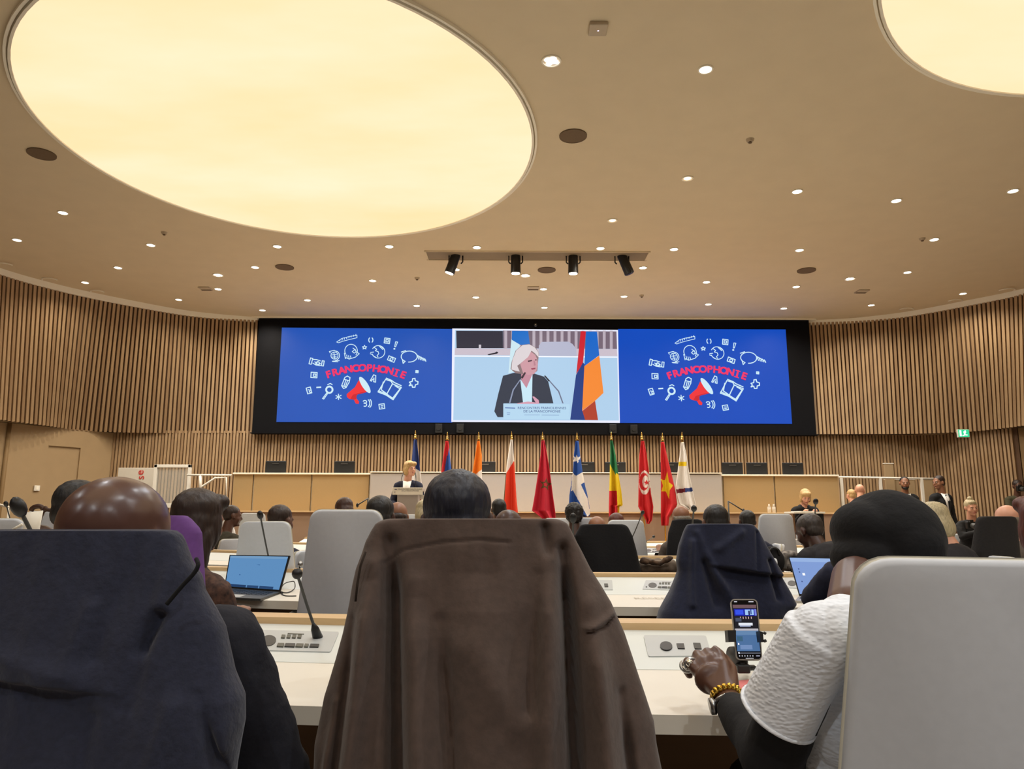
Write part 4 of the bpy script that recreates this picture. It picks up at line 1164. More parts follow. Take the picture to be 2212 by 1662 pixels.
def chair(x, y, rz=0., top=1.17, label='', group='greige high-backed swivel chairs', name='swivel_chair'):
    global CH
    if CH is None:
        t = thing(name, label, 'chair', (x, y, 0), rz, group)
        b = link('backrest', chair_back_mesh(), t, m_chair, loc=(0, 0, 0))
        link('edge_piping', chair_back_mesh(-.0035, .022, .004), b, m_chairedge, loc=(0, 0, 0))
        bm = bmesh.new(); box(bm, (0, .26, .47), (.5, .48, .075), .03); link('seat', bm_mesh(bm, True), t, m_chair, loc=(0, 0, 0))
        for s in (-1, 1):
            a = link('armrest', tube([(s * .25, .06, .48), (s * .29, .06, .58), (s * .29, .1, .66), (s * .29, .32, .67)], [.014, .014, .018, .018], 8), t, m_steel, loc=(0, 0, 0))
        bm = bmesh.new(); cyl(bm, (0, .26, .08), (0, .26, .45), .03); link('column', bm_mesh(bm), t, m_steel, loc=(0, 0, 0))
        bm = bmesh.new()
        for k in range(5):
            a = 2 * pi * k / 5
            cyl(bm, (0, .26, .1), (cos(a) * .29, .26 + sin(a) * .29, .06), .022, .014, 8); sph(bm, (cos(a) * .29, .26 + sin(a) * .29, .03), (.02, .02, .03))
        link('star_base', bm_mesh(bm), t, m_steel, loc=(0, 0, 0))
        CH = t
        t.scale = (1, 1, top / 1.17)
        return t
    return dup(CH, (x, y, 0), rz, label, group, (1, 1, top / 1.17))
def cov_chair(x, y, rz, top, label, w=None):
    t = chair(x, y + .075, rz, top - .03, label)
    if w: t.scale = (w, 1, t.scale[2])
    return t
def chair_px(px, pytop, Y, label, rz=0.):
    p = P(px, pytop, Y)
    return chair(p.x, Y + .064, rz, p.z, label)
chair_px(747, 1102, 3.5, 'tall empty greige chair behind the nearest desk, left of the brown coat', radians(2))
chair_px(574, 1127, 4.95, 'greige chair behind the open laptop at left, its back crossed by a microphone stem', radians(-2))
chair_px(1676, 1111, 7.5, 'empty cream chair at right, in front of the woman writing')
chair_px(546, 1109, 10.2, 'small distant cream chair in front of the left tan panels')
chair_px(1268, 1119, 7.2, 'cream chair just left of the bald head, behind the black coat chair')
chair_px(1205, 1120, 9.2, 'distant cream chair half hidden right of the brown coat')
chair_px(1352, 1124, 7.0, 'cream chair under the green yellow red flag, beside the long microphone stem')
chair_px(2136, 1210, 1.13, 'large pale chair filling the bottom right corner, its back to the viewer', radians(-17))
chair_px(-12, 1121, 4.1, 'grey chair at the far left edge of the picture')
chair_px(40, 1126, 6.4, 'second pale chair from the left edge, lower and farther')
chair_px(98, 1105, 6.4, 'cream chair seen between the dark jacket and the slanted left microphone')
chair_px(893, 1112, 9.2, 'distant cream chair in front of the lectern column')
chair_px(1720, 1165, 9.4, 'pale chair behind the empty cream chair at right')

# ============================================================ DRAPED COATS
def segd(x, y, a, b):
    ax, ay = a; bx, by = b; dx, dy = bx - ax, by - ay
    L = dx * dx + dy * dy
    t = max(0, min(1, ((x - ax) * dx + (y - ay) * dy) / L)) if L else 0
    return sqrt((x - ax - t * dx) ** 2 + (y - ay - t * dy) ** 2)
def drape(label, rows, Y, m, creases=(), steps=(), dz=(.05, .11), name='coat', cat='coat', group=None, noi=.006, res=(150, 110), topdrop=6, n_=2.6, Ytilt=0., seed=0.):
    na, nr = res
    y0, y1 = rows[0][0], rows[-1][0]
    vs = []
    def lr(py):
        k = 0
        while k < len(rows) - 2 and rows[k + 1][0] < py: k += 1
        a, b = rows[k], rows[k + 1]
        t = max(0, min(1, (py - a[0]) / max(1e-6, b[0] - a[0])))
        t2 = t
        return a[1] + (b[1] - a[1]) * t2, a[2] + (b[2] - a[2]) * t2
    # extra shrinking rings close the top
    ringrows = [(y0 + .01 - 0, .02), (y0, .35), (y0, .7), (y0 + .3, .88)] + [(y0 + (y1 - y0) * (i / nr) ** 1.15 + (1 if i == 0 else 0), 1) for i in range(nr + 1)]
    mid = None
    for (py, sc) in ringrows:
        l, r = lr(py)
        cx, hw = (l + r) / 2, (r - l) / 2 * (sc if sc == 1 else (.9 + .1 * sc))
        f = (py - y0) / (y1 - y0)
        yc = Y + Ytilt * f
        D = (dz[0] + (dz[1] - dz[0]) * min(1, f * 1.5)) * (sc if sc < 1 else 1)
        for j in range(na):
            a = 2 * pi * j / na
            ca, sa = cos(a), sin(a)
            ex = (abs(ca) ** (2 / n_)) * (1 if ca >= 0 else -1)
            ey = (abs(sa) ** (2 / n_)) * (1 if sa >= 0 else -1)
            px = cx + hw * ex
            p = P(px, py, yc)
            d = 0
            if sa < 0.1:
                w = min(1, (0.1 - sa) * 3)
                for c in creases:
                    pl, wd, amp = c
                    dd = min(segd(px, py, u, v) for u, v in zip(pl, pl[1:]))
                    if dd < wd * 3:
                        fi = 1 if pl[-1][1] - pl[0][1] < 150 else max(.3, min(1, (py - pl[0][1]) / 110))
                        d += fi * amp * exp(-(dd / wd) ** 2)
                for c in steps:
                    x0, ya, xb, yb, amp, soft = c
                    if x0 <= px <= xb:
                        yl = ya + (yb - ya) * (px - x0) / (xb - x0)
                        fd = min(1, (px - x0) / 40 if x0 > -100 else 1, (xb - px) / (.3 * (xb - x0)) if soft > 1 else (xb - px) / 12 if xb > 1680 else 1)
                        d += fd * amp / (1 + exp((py - yl) / soft))
                d += noi * noise.noise(V((px * .006 + seed, py * .0025, seed))) * 2.2 * (.3 + f) + noi * .5 * noise.noise(V((px * .03, py * .01, seed + 5)))
                d *= w
            vs.append((p.x, yc + ey * D - d, p.z))
    fs = []
    R = len(ringrows)
    for i in range(R - 1):
        for j in range(na):
            fs.append((i * na + j, i * na + (j + 1) % na, (i + 1) * na + (j + 1) % na, (i + 1) * na + j))
    fs.append(tuple(range(na)))
    me = mesh_from(vs, fs, True)
    b = P((rows[-1][1] + rows[-1][2]) / 2, y1, Y)
    for v in me.vertices: v.co -= V((b.x, b.y, b.z))
    o = link(name, me, None, m)
    o.location = b
    PMAT[o.name] = M.Translation(b)
    tag(o, label, cat, group)
    return o
# brown suede coat on the chair in the middle
brown = drape('large brown suede coat draped over the chair in the centre foreground',
      [(1121, 840, 1196), (1124, 826, 1212), (1131, 813, 1225), (1145, 804, 1233), (1170, 791, 1245), (1196, 783, 1259), (1228, 771, 1275), (1263, 763, 1297), (1300, 757, 1319), (1325, 752, 1330), (1366, 743, 1348), (1420, 728, 1366), (1460, 716, 1379), (1501, 703, 1393), (1553, 693, 1410), (1600, 684, 1415), (1662, 683, 1427), (1760, 676, 1440), (1950, 676, 1440)],
      1.40, m_brownc,
      creases=[([(850, 1170), (858, 1300), (876, 1662)], 16, -0.0653), ([(815, 1215), (800, 1400), (776, 1662)], 22, 0.0435), ([(905, 1250), (925, 1662)], 22, 0.0305), ([(960, 1330), (990, 1662)], 14, -0.0261), ([(1040, 1200), (1062, 1662)], 60, 0.0261),
               ([(1212, 1185), (1222, 1300), (1236, 1662)], 13, -0.0783), ([(1180, 1200), (1176, 1662)], 22, 0.0348), ([(1270, 1300), (1300, 1662)], 24, 0.0479), ([(1330, 1480), (1350, 1662)], 10, -0.0305), ([(1160, 1240), (1140, 1500)], 12, -0.0130),
               ([(776, 1330), (742, 1662)], 9, -0.0217), ([(740, 1500), (722, 1662)], 10, 0.0217), ([(836, 1215), (880, 1186), (960, 1170), (1040, 1164), (1100, 1170)], 3, -0.0045), ([(1262, 1352), (1300, 1345), (1332, 1318)], 3, -0.0120), ([(1262, 1346), (1320, 1322)], 8, 0.0130),
               ([(1176, 1140), (1182, 1190)], 10, -0.0174), ([(1020, 1380), (1120, 1520)], 40, 0.0130)],
      steps=[], dz=(.045, .12), noi=.009, res=(230, 170))
link('shoulder_seam', tube([P(x, y, 1.335) for x, y in [(790, 1192), (779, 1222), (772, 1262), (768, 1300)]], .0022, 6), brown, mat('brown_stitch', (52, 40, 30), .9, var=.1))
cov_chair(P(1018, 1130, 1.4).x, 1.40 + .02, 0, 1.125, 'chair wholly covered by the brown suede coat in the centre', w=0.84)
# navy coat at left
navy = drape('large dark navy coat draped over the chair at the left foreground',
      [(1144.5, -40, 352), (1147, -60, 378), (1156, -74, 390), (1169, -84, 397), (1211, -94, 412), (1245, -100, 433), (1277, -104, 440), (1316, -108, 463), (1355, -112, 483), (1400, -114, 492), (1453, -120, 503), (1505, -126, 524), (1560, -130, 524), (1609, -134, 514), (1662, -136, 504), (1760, -136, 494), (1950, -136, 494)],
      1.20, m_navyc,
      creases=[([(330, 1170), (300, 1260), (260, 1400)], 18, -.008), ([(250, 1300), (215, 1430)], 14, .008), ([(405, 1190), (380, 1300)], 16, .008), ([(460, 1480), (500, 1662)], 9, -.016), ([(500, 1440), (512, 1600)], 16, .012), ([(360, 1350), (330, 1500)], 20, -.008),
               ([(60, 1390), (230, 1450)], 26, .008), ([(380, 1320), (350, 1390)], 12, -.018), ([(260, 1520), (240, 1662)], 14, -.008), ([(420, 1500), (380, 1640)], 20, .008)],
      steps=[(-200, 1410, 330, 1480, .016, 1.6)], dz=(.045, .1), noi=.007, res=(200, 150), seed=3)
link('folded_cuff', blob_groups([(I4, [cap(P(372, 1318, 1.10), P(424, 1240, 1.10), .010, .012, ((0, 1, 0), .5)), cap(P(392, 1330, 1.105), P(434, 1262, 1.105), .014, .012, ((0, 1, 0), .5)), cap(P(400, 1340, 1.11), P(432, 1300, 1.11), .010, .012, ((0, 1, 0), .5))])], .003), navy, m_navyc) if False else None
link('dark_piping', tube(smooth_line([P(360, 1306, 1.108), P(392, 1268, 1.108), P(418, 1240, 1.108), P(428, 1222, 1.11), P(424, 1208, 1.12)], 6), .0032, 8), navy, m_blackc)
cov_chair(P(160, 1150, 1.2).x, 1.20 + .02, radians(0), 1.118, 'chair wholly covered by the navy coat at left', w=0.8)
# navy coat in the second row
navy2 = drape('dark navy coat hanging over a chair right of centre, behind the phone',
      [(1132, 1494, 1612), (1134, 1484, 1622), (1145, 1478, 1632), (1179, 1466, 1650), (1212, 1461, 1668), (1233, 1464, 1680), (1250, 1458, 1688), (1277, 1447, 1703), (1304, 1432, 1716), (1320, 1424, 1706), (1336, 1420, 1698), (1420, 1410, 1690)],
      3.38, mat('ink_navy_wool', (30, 36, 62), .95, var=.25, scale=60, bump=.4, sheen=.2),
      creases=[([(1500, 1150), (1530, 1230), (1572, 1300)], 7, .035), ([(1515, 1215), (1535, 1300)], 8, -.03), ([(1490, 1170), (1482, 1300)], 6, .02), ([(1590, 1150), (1540, 1185)], 8, .015), ([(1650, 1210), (1668, 1290)], 5, -.03), ([(1625, 1150), (1622, 1228)], 3.5, -.015)],
      steps=[(1515, 1218, 1700, 1246, .035, .8)], dz=(.05, .13), noi=.02, res=(130, 90), seed=9)
cov_chair(P(1552, 1140, 3.38).x, 3.40, 0, 1.13, 'chair wholly covered by the navy coat right of centre', w=0.74)
black3 = drape('black coat draped over a chair just right of the brown coat',
      [(1133, 1262, 1345), (1135, 1254, 1352), (1140, 1251, 1357), (1158, 1241, 1366), (1190, 1250, 1375), (1231, 1256, 1384), (1300, 1256, 1390)], 5.25, m_blackc, dz=(.05, .12), noi=.02, res=(90, 60), seed=4)
cov_chair(P(1305, 1140, 5.25).x, 5.28, 0, 1.11, 'chair wholly covered by the black coat right of the brown one', w=0.72)
black4 = drape('narrow black coat on a chair behind the man in grey',
      [(1122, 1462, 1508), (1125, 1452, 1516), (1150, 1444, 1524), (1195, 1440, 1530), (1250, 1440, 1530)], 6.95, m_blackc, dz=(.05, .1), noi=.02, res=(80, 50), seed=6)
cov_chair(P(1484, 1130, 6.95).x, 6.98, 0, 1.10, 'chair wholly covered by the narrow black coat', w=0.5)
black5 = drape('square-topped charcoal coat over a chair near the right edge',
      [(1116, 2122, 2184), (1118, 2114, 2192), (1125, 2110, 2196), (1215, 2100, 2200), (1260, 2098, 2204)], 5.1, mat('charcoal_wool', (30, 27, 26), .95, var=.25, scale=60, bump=.4), dz=(.05, .1), noi=.02, res=(80, 50), seed=7)
cov_chair(P(2152, 1125, 5.1).x, 5.13, 0, 1.12, 'chair wholly covered by the square-topped charcoal coat', w=0.55)
purple = drape('purple jacket draped over a chair back beside the bald head',
      [(1114, 270, 396), (1115, 262, 402), (1122, 254, 412), (1140, 246, 428), (1152, 242, 434), (1200, 238, 436), (1300, 236, 440)], 2.75, mat('purple_cloth', (104, 62, 134), .85, var=.15, scale=40, bump=.2), dz=(.05, .09), noi=.008, res=(90, 60), seed=8, cat='jacket', name='jacket')
cov_chair(P(335, 1120, 2.75).x, 2.77, 0, 1.135, 'chair wholly covered by the purple jacket', w=0.82)

# ============================================================ PEOPLE
def blob_groups(groups, vox, smooth=3, disp=None):
    bm = bmesh.new()
    for X, prims in groups:
        for p in prims: add_prim(bm, p, X)
    me = bpy.data.meshes.new('src'); bm.to_mesh(me); bm.free()
    o = bpy.data.objects.new('src', me); COL.objects.link(o)
    r = o.modifiers.new('r', 'REMESH'); r.mode = 'VOXEL'; r.voxel_size = vox; r.use_smooth_shade = True
    if smooth:
        s = o.modifiers.new('s', 'SMOOTH'); s.factor = .5; s.iterations = smooth
    dg = bpy.context.evaluated_depsgraph_get()
    out = bpy.data.meshes.new_from_object(o.evaluated_get(dg))
    bpy.data.objects.remove(o); bpy.data.meshes.remove(me)
    if disp:
        nn = [v.normal.copy() for v in out.vertices]
        for v, n in zip(out.vertices, nn): v.co += n * disp(v.co)
    out.polygons.foreach_set('use_smooth', [True] * len(out.polygons))
    out.materials.clear()
    return out
I4 = M.Identity(4)
def head_prims(nose=True):
    p = [ell((0, -.012, .035), (.076, .095, .082)), ell((0, .028, -.018), (.064, .064, .09)), ell((0, .034, -.072), (.048, .048, .042)),
         cap((-.034, .078, .02), (.034, .078, .02), .014, .014), ell((.04, .05, -.03), (.028, .03, .032)), ell((-.04, .05, -.03), (.028, .03, .032)),
         cap((0, .088, .012), (0, .108, -.022), .009, .013), cap((-.016, .088, -.055), (.016, .088, -.055), .0085, .0085), ell((0, .078, -.092), (.02, .018, .016)),
         cap((0, -.02, -.06), (0, -.04, -.2), .054, .062)]
    for s in (-1, 1):
        p.append(ell((s * .08, -.008, -.005), (.010, .02, .032), M.Rotation(s * .25, 4, 'Z')))
    return p
def hair_prims(kind):
    if kind == 'short': return [ell((0, -.022, .044), (.082, .098, .084)), ell((0, -.052, -.01), (.072, .058, .062))]
    if kind == 'crop': return [ell((0, -.02, .041), (.079, .097, .081)), ell((0, -.046, .0), (.071, .058, .06))]
    if kind == 'curly': return [ell((0, -.022, .05), (.098, .11, .095)), ell((0, -.05, .0), (.088, .075, .08))]
    if kind == 'bob': return [ell((0, -.02, .048), (.09, .104, .086)), ell((0, -.038, -.005), (.090, .080, .105)), ell((0, -.055, -.03), (.088, .062, .088)), ell((.066, .0, -.025), (.028, .05, .085)), ell((-.066, .0, -.025), (.028, .05, .085)), ell((.03, .055, .085), (.05, .04, .035)), ell((-.03, .055, .085), (.05, .04, .035))]
    if kind == 'long': return hair_prims('bob') + [cap((0, -.06, -.05), (0, -.085, -.26), .082, .06, ((0, 1, 0), .6)), cap((.06, -.03, -.05), (.07, -.05, -.24), .04, .035), cap((-.06, -.03, -.05), (-.07, -.05, -.24), .04, .035)]
    if kind == 'bun': return [ell((0, -.02, .044), (.081, .098, .084)), ell((0, -.05, -.005), (.072, .058, .06)), ell((0, -.01, .135), (.036, .036, .03)), ell((0, .05, .085), (.055, .035, .03))]
    if kind == 'side': return [ell((0, -.045, -.01), (.080, .068, .045)), ell((.07, -.01, .0), (.014, .04, .03)), ell((-.07, -.01, .0), (.014, .04, .03))]
    return []
def hairmat(nm, rgb, rgb2=None): return mat('hair_' + nm, rgb, .5, var=.45, scale=40, bump=.6, stretch=(3, 3, .5), rgb2=rgb2)
h_black = hairmat('black', (24, 20, 20)); h_brown = hairmat('brown', (70, 42, 30)); h_blond = hairmat('blond', (214, 176, 118)); h_ash = hairmat('ash', (200, 184, 146))
h_red = hairmat('auburn', (98, 46, 32)); h_dbr = hairmat('dark_brown', (48, 30, 22)); h_grey = hairmat('grey', (128, 118, 104)); h_bb = hairmat('blue_black', (26, 28, 44))
def skinm(nm, rgb, rough=.45): return mat('skin_' + nm, rgb, rough, var=.12, scale=12, bump=.08)
s_dark = skinm('dark', (92, 60, 46), .4); s_deep = skinm('deep', (70, 44, 36), .4); s_mid = skinm('mid', (150, 104, 78)); s_fair = skinm('fair', (222, 164, 136)); s_bald = skinm('gloss_brown', (88, 60, 52), .3)
m_eyew = mat('eye_white', (220, 214, 206), .3, var=.02); m_iris = mat('iris', (36, 26, 22), .2, var=.1); m_lip = mat('lips', (160, 78, 72), .5, var=.05)
c_black = mat('cloth_black', (16, 15, 18), .9, var=.2, scale=60, bump=.3); c_suit = mat('cloth_charcoal', (34, 32, 36), .9, var=.2, scale=60, bump=.3); c_navy = mat('cloth_navy', (28, 32, 56), .9, var=.2, scale=60, bump=.3)
c_grey = mat('cloth_grey', (92, 82, 74), .9, var=.15, scale=60, bump=.3); c_olive = mat('cloth_olive', (70, 66, 44), .9, var=.2, scale=60, bump=.3); c_white = mat('cloth_white', (232, 228, 224), .8, var=.04, scale=60, bump=.2)
c_pink = mat('cloth_pale_pink', (226, 190, 180), .85, var=.06, scale=60, bump=.2); c_lace = mat('lace_brown', (38, 24, 22), .85, var=.9, scale=45, bump=.4, rgb2=(96, 66, 52)); c_dkgreen = mat('cloth_moss', (66, 62, 50), .9, var=.2, scale=60, bump=.3)
c_trou = mat('cloth_trousers', (24, 23, 28), .9, var=.2, scale=60, bump=.2); m_shoe = mat('shoe_leather', (22, 18, 16), .4, var=.1)

def person(label, px, py, Y, face=0, pitch=0, hyaw=0, roll=0, sc=1., base=0., pose='sit', skin=s_dark, top=c_suit, topname='jacket', hair='short', hm=h_black, lean=.12,
           vox=None, facedet=False, shirt=None, tie=None, arms=None, chairrot=None, chairlab=None, group=None, collar=None, curly=False, hunch=0., beard=None):
    C = P(px, py, Y) - V((0, 0, .117 * sc))
    X = M.Translation(C) @ M.Rotation(radians(face), 4, 'Z') @ M.Scale(sc, 4)
    piv = V((0, -.03, -.12))
    H = X @ M.Translation(piv) @ M.Rotation(radians(hyaw), 4, 'Z') @ M.Rotation(radians(-pitch), 4, 'X') @ M.Rotation(radians(roll), 4, 'Y') @ M.Translation(-piv)
    vox = vox or (.009 if Y < 6 else .011)
    up = lambda z: (z - C.z) / sc      # world height -> local z
    N = V((0, -.045, -.2 + hunch))
    if pose == 'sit':
        hip = V((0, -.045 - lean, up(base + .57)))
    else:
        hip = V((0, -.045 - lean, -.74))
    ch = N.lerp(hip, .36); be = N.lerp(hip, .7); sh = N + V((0, -.005, -.055))
    if arms is None: arms = 'desk' if pose == 'sit' else 'down'
    Ls = {}
    for s in (-1, 1):
        S0 = sh + V((s * .165, 0, -.015))
        if isinstance(arms, dict) and len(arms[s]) == 3: S0 = arms[s][2]
        if arms == 'desk':
            E0 = V((s * .225, N.y + .09, S0.z - .24)); W0 = V((s * .11, N.y + .32, max(up(base + .79), S0.z - .33)))
        elif arms == 'lap':
            E0 = V((s * .2, N.y + .06, S0.z - .25)); W0 = V((s * .07, N.y + .24, up(base + .68)))
        elif arms == 'down':
            E0 = V((s * .23, N.y - .02, S0.z - .28)); W0 = V((s * .24, N.y + .05, S0.z - .53))
        elif arms == 'lectern':
            E0 = V((s * .23, N.y + .03, S0.z - .26)); W0 = V((s * .1, N.y + .22, S0.z - .32))
        elif arms == 'camera':
            E0 = V((s * .2, N.y + .1, S0.z - .24)); W0 = V((s * .06, N.y + .26, S0.z - .1))
        else:
            E0, W0 = arms[s][:2]
        Ls[s] = (S0, E0, W0)
    torso = [ell(ch, (.155, .10, .17)), ell(be, (.142, .105, .16)), ell(hip, (.155, .115, .12)), cap(sh + V((-.13, 0, 0)), sh + V((.13, 0, 0)), .055, .055), ell(sh + V((0, 0, .02)), (.11, .065, .05))]
    body = [(H, head_prims()), (X, torso + [cap(N, sh, .055, .06)])]
    arm_b, hand_b, jac = [], [], []
    for s, (S0, E0, W0) in Ls.items():
        arm_b += [cap(S0, E0, .045, .036), cap(E0, W0, .036, .025)]
        d = (W0 - E0).normalized(); sd = V((s, 0, 0))
        pc = W0 + d * .055
        hand_b += [cap(W0, W0 + d * .085, .024, .034, ((0, 0, 1), .6))]
        side = d.cross(V((0, 0, 1))).normalized() if abs(d.z) < .95 else V((1, 0, 0))
        for k in range(4):
            b0 = W0 + d * .085 + side * (-.027 + .018 * k)
            b1 = b0 + d * (.035 + .004 * (k in (1, 2))) + V((0, 0, -.008)); b2 = b1 + d * .02 + V((0, 0, -.018))
            hand_b += [cap(b0, b1, .0095, .0088), cap(b1, b2, .0088, .008)]
        inner = 1 if side.dot(V((-s, 0, 0))) > 0 else -1
        hand_b += [cap(W0 + d * .03 + side * inner * .022, W0 + d * .075 + side * inner * .048, .012, .010)]
        jac += [cap(S0 + V((0, 0, .0)), E0, .066, .054), cap(E0, W0 - d * .015, .053, .040)]
    body += [(X, arm_b + hand_b)]
    legs, trou, shoes = [], [], []
    for s in (-1, 1):
        h0 = hip + V((s * .085, 0, -.02))
        if pose == 'sit':
            kn = V((s * .11, hip.y + .43, up(base + .52))); an = V((s * .11, hip.y + .40, up(base + .09)))
        else:
            kn = (h0 + V((s * .1, -.01, up(base + .09)))) / 2; kn = V((s * .095, hip.y + .02, (h0.z + up(base + .09)) / 2)); an = V((s * .1, hip.y - .01, up(base + .09)))
        legs += [cap(h0, kn, .075, .05), cap(kn, an, .048, .034), cap(an, an + V((0, .12, -.04)), .035, .03)]
        trou += [cap(h0, kn, .09, .066), cap(kn, an, .064, .052)]
        shoes += [cap(an + V((0, -.03, -.04)), an + V((0, .15, -.05)), .042, .038)]
    body += [(X, legs)]
    me = blob_groups(body, vox)
    b0 = V((X @ hip)); b0.z = base
    for v in me.vertices: v.co -= b0
    o = link('person', me, None, skin); o.location = b0
    PMAT[o.name] = M.Translation(b0)
    tag(o, label, 'person', group)
    tors2 = [ell(ch, (.175, .122, .18)), ell(be, (.162, .128, .17)), ell(hip, (.172, .135, .12)), cap(sh + V((-.13, 0, 0)), sh + V((.13, 0, 0)), .070, .070), cap(sh + V((-.06, -.005, .03)), sh + V((.06, -.005, .03)), .055, .055)]
    wr = (lambda co: .006 * noise.noise(co * 14) + .004 * noise.noise(co * 30)) 
    link(topname, blob_groups([(X, tors2 + jac)], vox * 1.15, disp=wr), o, top)
    link('trousers', blob_groups([(X, trou + [ell(hip, (.165, .13, .11))])], .016), o, c_trou)
    link('shoes', blob_groups([(X, shoes)], .014), o, m_shoe)
    if hair:
        dp = (lambda co: .009 * noise.noise(co * 70) + .006 * noise.noise(co * 35)) if (hair == 'curly' or curly) else (lambda co: .003 * noise.noise(V((co.x * 90, co.y * 90, co.z * 20))))
        link('hair', blob_groups([(H, hair_prims(hair))], vox * .8, smooth=8 if hair in ('bob', 'long', 'bun') else 3, disp=dp), o, hm)
    if collar:
        link('collar', blob_groups([(X, [cap(N + V((-.03, -.02, -.0)), N + V((.03, -.02, -.0)), .062, .062), cap(N + V((-.05, .0, -.03)), N + V((.05, .0, -.03)), .05, .05)])], .01), o, collar)
    if beard:
        link('beard', blob_groups([(H, [ell((0, .052, -.088), (.045, .046, .034)), ell((.042, .03, -.06), (.02, .03, .04)), ell((-.042, .03, -.06), (.02, .03, .04))])], .007), o, beard)
    if shirt:
        y = ch.y + .115
        nz, bz = N.z + .01, ch.z - .16
        vs = [(-.065, N.y + .062, nz), (.065, N.y + .062, nz), (.05, y + .012, nz - .12), (.0, y + .022, bz), (-.05, y + .012, nz - .12), (0, y + .03, nz - .1), (0, N.y + .085, nz - .015)]
        fs = [(0, 4, 5, 6), (4, 3, 5), (3, 2, 5), (2, 1, 6, 5)]
        me = mesh_from([X @ V(v) for v in vs], fs, True)
        so = link('shirt', me, o, shirt); q = so.modifiers.new('t', 'SOLIDIFY'); q.thickness = .012
        if tie:
            me = mesh_from([X @ V(v) for v in [(-.016, N.y + .096, nz - .02), (.016, N.y + .096, nz - .02), (.022, y + .045, nz - .14), (.0, y + .04, bz), (-.022, y + .045, nz - .14)]], [(0, 4, 3, 2, 1)])
            so = link('tie', me, o, tie); q = so.modifiers.new('t', 'SOLIDIFY'); q.thickness = .008
    if facedet:
        for s in (-1, 1):
            bm = bmesh.new(); sph(bm, (s * .030, .0855, .0), (.0125, .007, .007)); bmesh.ops.transform(bm, matrix=H, verts=bm.verts)
            e = link('eye', bm_mesh(bm, True), o, m_eyew); subparent(e)
            bm = bmesh.new(); sph(bm, (s * .030, .0905, .0), (.0062, .004, .0062)); bmesh.ops.transform(bm, matrix=H, verts=bm.verts)
            link('iris', bm_mesh(bm, True), e, m_iris)
            me = tube([H @ V((s * .014, .0945, .020)), H @ V((s * .032, .094, .025)), H @ V((s * .048, .084, .019))], .0032, 6)
            link('eyebrow', me, o, hm if hm not in (h_blond, h_ash) else h_brown)
        link('lips', tube([H @ V((-.022, .090, -.056)), H @ V((0, .0985, -.055)), H @ V((.022, .090, -.056))], [.003, .0062, .003], 8), o, m_lip)
    if pose == 'sit' and chairrot is not None:
        f = radians(face) + radians(chairrot)
        cb = X @ hip
        d = V((sin(f), -cos(f), 0)) * .2       # behind the sitter when chairrot = 0
        low_chair(cb.x + d.x, cb.y + d.y, f, chairlab or ('chair under the ' + ' '.join(label.split()[:12])))
    return o
# --- foreground left: bald man
def kpt(C, face, sc, p):   # world point -> local
    X = M.Translation(C) @ M.Rotation(radians(face), 4, 'Z') @ M.Scale(sc, 4)
    return X.inverted() @ p
sc_b = 1.12
C_b = P(251, 1027, 1.37) - V((0, 0, .117 * sc_b))
A1 = {1: (kpt(C_b, 0, sc_b, P(598, 1690, 1.42)), kpt(C_b, 0, sc_b, P(560, 1740, 1.68)), kpt(C_b, 0, sc_b, P(478, 1398, 1.38))), -1: (V((-.24, .03, -.45)), V((-.14, .26, -.38)))}
bald = person('bald man seen from behind in the left foreground, head above the navy coat', 251, 1027, 1.37, 0, 4, -14, 0, sc_b, skin=s_bald, top=mat('cloth_midnight', (26, 27, 38), .92, var=.2, scale=80, bump=.4), hair=None, vox=.007, lean=.0, arms=A1)
# --- centre man behind the brown coat
person('dark-haired man seen from behind above the brown coat', 989, 1021, 1.92, 0, 8, 0, 0, 1.07, skin=s_deep, top=c_black, hair='short', hm=h_bb, vox=.007, lean=.3)
# --- second row
C_n = P(1868, 1080, 3.45) - V((0, 0, .117))
person('man with thick black hair at left, half hidden by the bald head', 166, 1040, 3.05, -10, 10, -25, 0, 1.02, skin=s_deep, top=c_black, hair='short', hm=h_black, lean=.1, chairrot=85)
person('woman with long dark brown hair and brown lace sleeves at the left laptop', 430, 1062, 3.2, -22, 6, 0, 0, 1.08, skin=s_mid, top=c_lace, topname='lace_top', hair='long', hm=h_dbr, lean=.05, arms='lap')
person('person in navy leaning at the right laptop, head hidden by the black beret', 1868, 1080, 3.45, 0, 25, 0, 0, 1.0, skin=s_deep, top=c_navy, hair='short', hm=h_black, lean=.22, chairrot=85, arms={1: (V((.22, .0, -.5)), V((.08, .25, -.52))), -1: (kpt(C_n, 0, 1., P(1757, 1290, 3.55)), kpt(C_n, 0, 1., P(1800, 1305, 3.8)), kpt(C_n, 0, 1., P(1806, 1243, 3.45)))})
person('woman with long auburn hair cut off by the right edge', 2252, 1072, 3.0, 0, 0, 0, 0, 1.05, skin=s_mid, top=c_black, hair='long', hm=h_red, lean=.05, chairrot=90)
person('man with bowed cropped head above the navy coat right of centre', 1548, 1087, 5.0, 0, 20, 0, 0, 1.06, skin=s_dark, top=c_suit, hair='crop', hm=h_black, lean=.2, chairrot=90)
person('bald man bending forward beside the dark-haired man above the brown coat', 1098, 1089, 3.45, 0, 30, 0, 0, .9, skin=s_deep, top=c_suit, hair='side', hm=h_black, lean=.3, chairrot=90)
person('woman with light ash bob and white collar, right of the black beret', 2026, 1085, 5.1, 20, 20, 20, 0, 1.1, skin=s_fair, top=c_suit, hair='bob', hm=h_ash, lean=.12, collar=c_white, chairrot=80)
